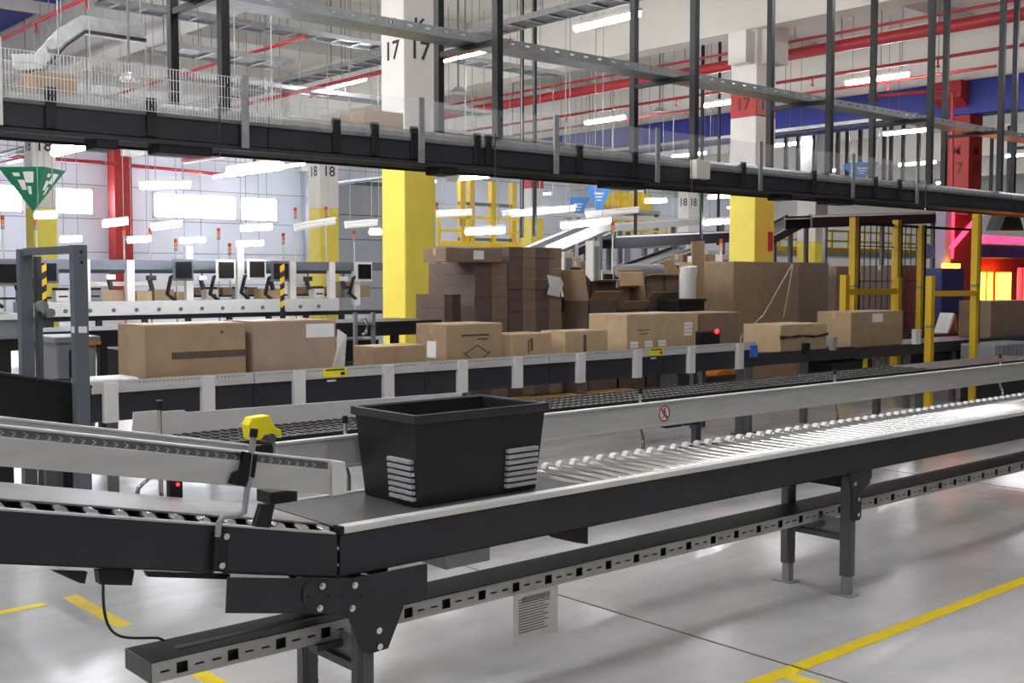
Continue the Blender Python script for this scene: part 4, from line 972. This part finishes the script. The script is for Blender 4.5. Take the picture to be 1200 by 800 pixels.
boxes = [(10.186, 10.776, 26.2, 26.6, 1.191, 1.451), (11.025, 11.405, 26.2, 26.6, 1.181, 1.425), (11.469, 11.966, 26.2, 26.6, 1.174, 1.463), (12.032, 12.319, 26.2, 26.6, 1.168, 1.376), (12.947, 13.51, 26.9, 27.3, 1.229, 1.425), (13.605, 13.917, 26.9, 27.3, 1.223, 1.487), (14.21, 14.605, 26.9, 27.3, 1.193, 1.461), (14.322, 14.966, 26.2, 26.6, 1.2, 1.465), (15.808, 16.719, 26.9, 27.3, 1.17, 1.449), (16.76, 17.31, 26.4, 26.8, 1.261, 1.635), (17.422, 17.817, 26.4, 26.8, 1.16, 1.539)]
for i, q in enumerate(boxes):
    z0 = 1.197 if q[2] < 26.5 else 1.30
    carton(f'small tan carton on the far packing line, {ORD[i]} from the left', q[0], q[1], q[2], q[3], z0, max(q[5], z0 + .2), 'carton_light' if i % 2 else 'carton', 'cartons on the packing line')
mons = [(7.962, 25.6, 1.659), (8.757, 25.6, 1.695), (11.952, 25.6, 1.751), (13.901, 25.6, 1.773), (13.063, 25.6, 1.751), (17.113, 25.6, 1.728), (14.575, 25.6, 1.73)]
for i, q in enumerate(mons):
    t = thing('monitor', f'black monitor on a jointed arm at the packing line, {ORD[i]} from the left', 'monitor', (q[0], q[1], q[2]), 'monitors on the packing line')
    part('screen', MB().box(q[0] - .2, q[0] + .2, q[1], q[1] + .05, q[2] - .02, q[2] + .38), 'screen', t, .01)
    part('back_plate', MB().box(q[0] - .26, q[0] + .26, q[1] + .05, q[1] + .07, q[2] - .08, q[2] + .44), 'white_paint' if i in (3, 4, 5) else 'leg_grey', t)
    part('arm', MB().tube([(q[0], q[1] + .06, q[2] + .15), (q[0] - .25, q[1] + .2, q[2]), (q[0] - .3, q[1] + .3, q[2] - .4), (q[0] - .05, q[1] + .4, q[2] - .55)], .05, 6), 'black', t)
PR = [(8.503, 26.3, 1.369), (9.294, 26.3, 1.381), (10.038, 26.3, 1.334), (12.972, 26.3, 1.304), (13.793, 26.3, 1.339), (16.051, 26.3, 1.318), (17.02, 26.3, 1.262)]
for i, q in enumerate(PR):
    t = thing('label_printer', f'white label printer on the packing line, {ORD[i]} from the left', 'printer', (q[0], q[1], 1.3), 'printers on the packing line')
    zz = 1.197
    part('body', MB().box(q[0] - .16, q[0] + .16, 26.2, 26.5, zz, zz + .26), 'white_paint' if i % 2 else 'plastic_grey', t, .02)
    part('slot', MB().box(q[0] - .1, q[0] + .1, 26.19, 26.2, zz + .1, zz + .14), 'black', t)
    part('lid', MB().box(q[0] - .15, q[0] + .15, 26.22, 26.5, zz + .26, zz + .32), 'black', t, .02)
HZ = [(8.165, 25.9, 1.751), (9.427, 25.9, 1.732), (10.251, 25.9, 1.751), (11.234, 25.9, 1.731), (12.534, 25.9, 1.73), (14.451, 25.9, 1.708), (15.501, 25.9, 1.707), (16.604, 25.9, 1.706)]
for i, q in enumerate(HZ):
    t = thing('hand_scanner', f'hand scanner hanging on a coiled cord from the packing line beam, {ORD[i]} from the left', 'scanner', q, 'hand scanners on the packing line')
    part('cord', MB().tube([(q[0], 25.95, 1.936), (q[0] + .04, 25.93, q[2] + .1), (q[0], 25.95, q[2])], .02, 5), 'black', t)
    part('grip', MB().cyl((q[0], 25.95, q[2]), (q[0] + .05, 25.9, q[2] - .28), .06, 8), 'black', t)
    part('head', MB().box(q[0] - .08, q[0] + .14, 25.85, 25.98, q[2] - .05, q[2] + .07), 'white_paint' if i % 3 else 'dark_panel', t, .02)
strip = [(8.132, 24, 1.311), (13.682, 24, 1.344)]
for i, q in enumerate(strip):
    t = thing('barrier_post', ('yellow and black striped post left of the grey portal upright', 'yellow and black striped post right of the centre monitors')[i], 'post', (q[0], q[1], 0), 'striped posts')
    for k in range(8): part('stripe', MB().prism([(q[0] - .045, q[2] - .45 + k * .14), (q[0] + .045, q[2] - .39 + k * .14), (q[0] + .045, q[2] - .25 + k * .14), (q[0] - .045, q[2] - .31 + k * .14)], 'y', q[1] - .03, q[1] + .03), 'yellow_rail' if k % 2 else 'black', t)
    part('base', MB().box(q[0] - .06, q[0] + .06, q[1] - .03, q[1] + .03, 0, q[2] - .38), 'black', t)
SIG = [(8.51, 27.8, 3.122), (9.264, 27.8, 3.127), (11.395, 27.8, 2.965), (12.081, 27.8, 2.941), (12.762, 27.8, 2.674), (13.959, 27.8, 2.992), (14.273, 27.8, 2.592), (15.896, 27.8, 2.904), (16.28, 27.8, 3.622), (17.272, 27.8, 3.684), (18.212, 27.8, 3.033), (21.223, 27.8, 3.97), (22.157, 27.8, 3.612), (18.761, 18, 2.953), (22.668, 18, 2.647)]
for i, q in enumerate(SIG):
    t = thing('signal_tower', f'slim signal light tower, {ORD[i]} from the left', 'signal light', (q[0], q[1], 0), 'signal towers over the packing stations')
    part('pole', MB().cyl((q[0], q[1], .0), (q[0], q[1], q[2] - .25), .022, 6), 'white_paint', t)
    for k, m_ in enumerate(('leg_light', 'orange', 'sign_red')): part('lens', MB().cyl((q[0], q[1], q[2] - .25 + .11 * k), (q[0], q[1], q[2] - .15 + .11 * k), .045, 8), m_, t)
# task lights over benches (run along the benches, lit)
def task_light(a, b, label, lit=True, r=.055, top=8.4):
    t = thing('task_light', label, 'task light', a, 'task lights over the benches')
    part('diffuser', MB().cyl(a, b, r, 8), 'task_lamp' if lit else 'white', t)
    u = Vector((0, 0, r + .02)); v = (Vector(b) - Vector(a)) * .03
    part('housing', MB().tube([Vector(a) - v + u, Vector(b) + v + u], .035, 6), 'white', t)
    for f in (.15, .85):
        p = Vector(a).lerp(Vector(b), f); part('hanger', MB().cyl(p + u, (p.x, p.y, top), .008, 4), 'galv', t)
TL = [((7.317, 22, 2.903), (7.712, 22, 2.933)), ((8.61, 22, 2.783), (9.089, 22, 2.848)), ((8.842, 25, 2.564), (9.286, 25, 2.592)), ((10.34, 25, 2.577), (10.86, 25, 2.627)), ((9.597, 22, 2.745), (10.216, 22, 2.849)), ((11.602, 25, 2.604), (12.2, 25, 2.636)), ((11.578, 22, 2.783), (12.29, 22, 2.84)), ((13.038, 25, 2.552), (13.726, 25, 2.586)), ((8.529, 20, 3.404), (9.469, 20, 3.469)),
      ((13.694, 17, 2.617), (14.622, 17, 2.674)), ((16.225, 17, 2.806), (17.613, 17, 2.956)), ((20.805, 17, 3.02), (21.95, 17, 3.097)), ((24.294, 22, 3.918), (25.137, 22, 3.979)), ((27.113, 22, 4.169), (28.223, 22, 4.273)), ((17.537, 22, 4.186), (18.415, 22, 4.3)), ((14.857, 22, 2.797), (15.143, 22, 2.804))]
task_light((5.25, 13.5, 3.36), (5.25, 15.0, 3.36), 'glowing tube hung low beneath the overhead conveyor at far left')
task_light((7.81, 13.7, 3.26), (7.81, 15.2, 3.26), 'glowing tube hung low above the daylit windows')
for i, (a, b) in enumerate(TL): task_light(a, b, f'glowing white task light over the work benches, {ORD[i]} in the row')
UL = [((11.708, 20, 2.723), (12.627, 20, 2.888)), ((12.894, 20, 2.809), (13.659, 20, 2.885)), ((14.504, 19, 3.054), (15.424, 19, 3.123)), ((15.719, 18, 3.056), (17.541, 18, 3.253)), ((17.94, 18, 3.117), (19.586, 18, 3.294)), ((17.203, 20, 3.212), (18.551, 20, 3.363))]
for i, (a, b) in enumerate(UL): task_light(a, b, f'unlit white lamp bar between the yellow columns, {ORD[i]} from the left', False, .05)

# ================================================================= hanging triangular signs
def tri_sign(label, cx, cy, zt_, zb_, hw, m, name='hanging_sign', bars=True):
    t = thing(name, label, 'sign', (cx, cy, zb_), 'inverted pyramid hanging signs')
    a, b, c_, d_ = (cx - hw, cy, zt_), (cx, cy - hw, zt_), (cx + hw, cy, zt_), (cx, cy + hw, zt_)
    part('body', MB().add([a, b, c_, d_, (cx, cy, zb_)], [(0, 1, 4), (1, 2, 4), (2, 3, 4), (3, 0, 4), (0, 3, 2, 1)]), m, t)
    for e, f in (((a), (b)), ((b), (c_))):
        e, f, g = Vector(e), Vector(f), Vector((cx, cy, zb_)); nrm = (f - e).cross(g - e).normalized()
        if nrm.y > 0 and nrm.x > 0: nrm = -nrm
        if nrm.dot(Vector((cx, cy, zt_)) - (e + f) / 2) > 0: nrm = -nrm
        def pt(u, v): return e.lerp(f, u).lerp(g, v) + nrm * .012
        quads = [(.25, .42, .12, .2), (.52, .78, .1, .34), (.3, .5, .28, .5), (.55, .7, .42, .6)] if bars else [(.25, .75, .22, .28), (.3, .7, .34, .39), (.35, .65, .46, .5)]
        part('pictogram', MB().add([pt(*q) for (u0, u1, v0, v1) in quads for q in ((u0, v0), (u1, v0), (u1, v1), (u0, v1))], [(4*k, 4*k+1, 4*k+2, 4*k+3) for k in range(len(quads))]), 'white', t)
    for p in (a, b, c_): part('wire', MB().cyl(p, (p[0], p[1], 8.4), .01, 4), 'galv', t)
    return t
q = (9.445, 28.5, 4.376); q2 = (9.421, 28.5, 3.345)
tri_sign('green inverted pyramid sign with white pictograms on the far left column', q[0], q[1], q[2], q2[2], .80, 'sign_green')
q = (24.419, 24, 4.456); q2 = (24.351, 24, 3.614)
tri_sign('right hand blue pyramid sign hanging above the conveyors at centre', q[0], q[1], q[2], q2[2], .55, 'sign_blue', bars=False)
q = (25.526, 26, 4.281); q2 = (25.53, 26, 3.467)
tri_sign('left hand paler blue pyramid sign hanging at centre', q[0], q[1], q[2], q2[2], .5, 'sign_blue', bars=False)
q = (30.516, 19, 5.165); q2 = (30.535, 19, 4.553)
tri_sign('blue pyramid sign hanging above the overhead conveyor at right', q[0], q[1], q[2], q2[2], .62, 'sign_blue', bars=False)

# ================================================================= yellow railed walkway behind
def railing(label, x0, x1, y, z0, h, step=1.3):
    t = thing('guard_rail', label, 'railing', (x0, y, z0), 'yellow guard rails')
    n = int((x1 - x0) / step)
    for i in range(n + 1): part('baluster', MB().box(x0 + i * step - .035, x0 + i * step + .035, y - .03, y + .03, z0, z0 + h), 'yellow_rail', t)
    for f in (.5, .97): part('rail', MB().box(x0, x0 + n * step, y - .03, y + .03, z0 + h * f - .035, z0 + h * f + .035), 'yellow_rail', t)
    part('toe_board', MB().box(x0, x0 + n * step, y - .02, y + .02, z0, z0 + .14), 'yellow_rail', t)
    return t
def walkway(label, rail_label, x0, x1, y, z, h, step, depth=2.0):
    w_ = thing('walkway', label, 'platform', (x0, y, 0), 'steel walkways')
    part('deck', MB().box(x0 - .1, x1 + .1, y - .08, y + depth, z - .16, z), 'galv', w_)
    n = max(1, int((x1 - x0) / 5))
    for i in range(n + 1):
        x = x0 + (x1 - x0) * i / n
        for yy in (y, y + depth - .2): part('support', MB().box(x - .08, x + .08, yy, yy + .16, 0, z - .16), 'leg_grey', w_)
    railing(rail_label, x0, x1, y, z, h, step)
walkway('steel walkway platform right of the near yellow column', 'yellow guard rail right of the near yellow column', 19.164, 22.233, 25, 2.624, 3.470 - 2.624, 1.0)
walkway('steel walkway platform behind the centre conveyors', 'yellow guard rail behind the centre conveyors', 27.002, 31.818, 27, 2.994, .75, 1.3)
walkway('steel walkway platform right of the banded column', 'yellow guard rail right of the banded column', 29.658, 40.919, 22, 2.625, 3.355 - 2.625, 1.0)
walkway('upper far platform behind the blue signs', 'yellow rail of the upper far platform behind the blue signs', 36.545, 40.569, 36, 4.878, .9, 1.5)
yp = thing('yellow_racking', 'tall yellow racking uprights behind the guard rail', 'racking', (21, 30, 0))
for x in (24.014, 24.423, 25.375, 26.318): part('upright', MB().box(x - .1, x + .1, 30, 30.2, 0, 5.049), 'yellow_rail', yp)
for z in (1.6, 3.0, 4.2): part('beam', MB().box(23.903, 26.438, 30.02, 30.16, z, z + .1), 'leg_grey', yp)
bn = thing('wall_cladding', 'broad yellow cladding board hung high behind the blue signs', 'board', (35, 38.3, 3))
part('board', MB().box(39.539, 42.729, 38.3, 38.4, 4.802, 5.883), 'yellow_rail', bn)
for x in (39.955, 42.285): part('hanger', MB().box(x - .03, x + .03, 38.32, 38.38, 5.800, 8.4), 'leg_grey', bn)
# inclined silver conveyors in the back centre
def incline_band(label, p0, p1, w_, th, m):
    t = thing('inclined_belt', label, 'conveyor', p0, 'far inclined conveyors')
    p0, p1 = Vector(p0), Vector(p1)
    def strip(dy0, dy1, dz0, dz1): return MB().add([(p.x, p.y + dy, p.z + dz) for p in (p0, p1) for dy, dz in ((dy0, dz0), (dy1, dz0), (dy1, dz1), (dy0, dz1))], [(0, 1, 2, 3), (7, 6, 5, 4), (0, 4, 5, 1), (1, 5, 6, 2), (2, 6, 7, 3), (3, 7, 4, 0)])
    part('frame', strip(0, .05, -th, 0), m, t); part('frame', strip(w_ - .05, w_, -th, 0), m, t)
    part('belt', strip(.05, w_ - .05, -.08, -.05), 'belt', t)
    part('led_edge', strip(-.01, 0, -.05, -.01), 'alu_bright', t)
    for f in (.1, .5, .9):
        q = p0.lerp(p1, f); part('support', MB().box(q.x - .05, q.x + .05, q.y + .02, q.y + .1, 0, q.z - th), 'leg_grey', t)
    return t
incline_band('silver conveyor climbing right behind the tall brown stack', (16.233, 17.5, 2.413), (18.077, 17.5, 3.008), .7, .22, 'alu')
incline_band('dark conveyor climbing beside the silver one at centre', (18.407, 19.4, 2.292), (20.342, 19.4, 2.946), .7, .25, 'dark_panel')
incline_band('level silver conveyor high at centre right', (20.66, 20, 3.103), (25.821, 20, 3.502), .7, .2, 'alu')
incline_band('dark level conveyor under the high silver one', (19.295, 18.4, 2.726), (23.762, 18.4, 2.966), .7, .3, 'dark_panel')
incline_band('silver conveyor climbing right of the banded column', (23.414, 17, 2.808), (25.116, 17, 3.397), .8, .25, 'dark_panel')
incline_band('dark level conveyor behind the yellow cage top', (22.901, 15.5, 3.212), (29.208, 15.5, 3.531), .8, .3, 'black')
incline_band('dark climbing conveyor above the brown carton pile', (15.976, 14.5, 1.96), (17.647, 14.5, 2.376), .8, .25, 'black')
gt = thing('grey_pipe', 'thick grey horizontal roll behind the carton pile', 'roll', (13.908, 13.2, 1.865))
part('roll', MB().cyl((13.908, 13.2, 1.865), (15.096, 13.2, 1.87), .11, 16), 'plastic_grey', gt)
part('core', MB().cyl((13.888, 13.2, 1.865), (13.908, 13.2, 1.865), .05, 12), 'carton', gt)
for x in (14.119, 14.920): part('stand', MB().box(x - .03, x + .03, 13.17, 13.23, 0, 1.75), 'leg_grey', gt)
# white equipment uprights and monitors in the centre background
for i, (q, lb) in enumerate((((12.926, 13.142, 13.5, 13.8, 1.399, 2.172), 'pale grey equipment cabinet left of the carton pile'), ((14.61, 14.786, 14.5, 14.7, 1.674, 2.414), 'slim white equipment post behind the carton pile'), ((16.269, 16.513, 13.5, 13.7, 1.2, 2.144), 'slim white post right of the white bag'), ((17.67, 17.883, 14, 14.3, 1.5, 2.201), 'white equipment panel beside the wrapped pallet box'))):
    t = thing('equipment_cabinet', lb, 'cabinet', (q[0], q[2], 0), 'pale equipment uprights')
    part('body', MB().box(q[0], q[1], q[2], q[3], 0, q[5]), 'white_paint', t, .01); part('panel', MB().box(q[0] + .03, q[1] - .03, q[2] - .01, q[2], q[4], q[5] - .1), 'plastic_grey', t)
for i, (q, lb) in enumerate((((12.769, 13, 1.751), 'black monitor standing left of the brown carton pile'), ((13.268, 12.8, 1.709), 'black monitor with white back plate behind the pile'), ((16.02, 13, 1.751), 'dark monitor right of the white plastic bag'), ((10.527, 13.5, 1.776), 'black monitor on white plate beside the yellow column'))):
    t = thing('monitor', lb, 'monitor', (q[0], q[1], 0), 'monitors in the stock area')
    part('back_plate', MB().box(q[0] - .12, q[0] + .10, q[1] + .05, q[1] + .07, q[2] - .16, q[2] + .16), 'white_paint' if i % 2 else 'dark_panel', t)
    part('screen', MB().box(q[0] - .09, q[0] + .09, q[1], q[1] + .05, q[2] - .1, q[2] + .1), 'screen', t, .01)
    part('arm', MB().tube([(q[0], q[1] + .03, q[2] - .08), (q[0] - .1, q[1] + .05, q[2] - .3), (q[0] - .03, q[1] + .1, q[2] - .45), (q[0] - .03, q[1] + .1, 0)], .03, 6), 'black', t)
cl = [((14.894, 15.096, 15.3, 15.6, 1.831, 2.12), 'carton_light', 'small tan carton on the far shelf left of centre'), ((14.603, 14.912, 14.8, 15.1, 1.813, 2.048), 'carton_mid', 'brown carton on the far shelf beside the slim white post'), ((16.66, 16.961, 13.6, 13.9, 1.959, 2.182), 'carton_light', 'tan carton high beside the wrapped pallet box'), ((16.263, 16.507, 13.8, 14.1, 2.021, 2.179), 'carton_mid', 'small brown carton behind the upright tan board')]
for q, m_, lb in cl:
    t = carton(lb, *q, m_, 'cartons on far shelves'); part('shelf', MB().box(q[0] - .1, q[1] + .1, q[2] - .02, q[3] + .05, q[4] - .04, q[4]), 'galv', t)
    part('shelf_leg', MB().box(q[0] - .05, q[0], q[2], q[2] + .05, 0, q[4] - .04), 'galv', t)
# second overhead line behind, with many black hangers
fo = thing('far_overhead_conveyor', 'second overhead conveyor line hung on thin black posts at right', 'conveyor', (30, 20, 3.8))
z_ = 4.252
part('side_panel', MB().box(27.576, 46, 20, 20.05, z_ - .1, z_ + .25), 'dark_panel', fo)
part('side_panel', MB().box(27.576, 46, 20.9, 20.95, z_ - .1, z_ + .25), 'dark_panel', fo)
part('belt', MB().box(27.576, 46, 20.05, 20.9, z_ + .05, z_ + .1), 'belt', fo)
for x in (28.248, 28.851, 29.692, 30.936, 31.459, 32.190, 33.608, 34.027, 34.775, 35.765, 40.945, 42.299):
    part('hanger_post', MB().box(x - .05, x + .05, 20.0, 20.1, z_, 8.4), 'black', fo)
fl = thing('lighting_channel', 'long pale lighting channel running behind the centre signs', 'channel', (25, 21, 3))
part('channel', MB().box(19.482, 27.474, 21, 21.15, 3.406 - .1, 3.406), 'alu', fl)
for x in (19.778, 21.965, 24.381, 27.066): part('hanger', MB().cyl((x, 21.07, 3.406), (x, 21.07, 8.4), .012, 5), 'galv', fl)
for i, x in enumerate((15.843, 16.204, 20.639, 21.202, 24.102, 23.838)):
    o = part('drop_pole', MB().box(x - .03, x + .03, 17.4 + .8 * (i % 3), 17.46 + .8 * (i % 3), 2.6, 8.4), 'black', org=(x, 17.4, 2.6))
    tag(o, f'thin black drop pole in the centre background, {ORD[i]} from the left', 'pole', 'thin drop poles')
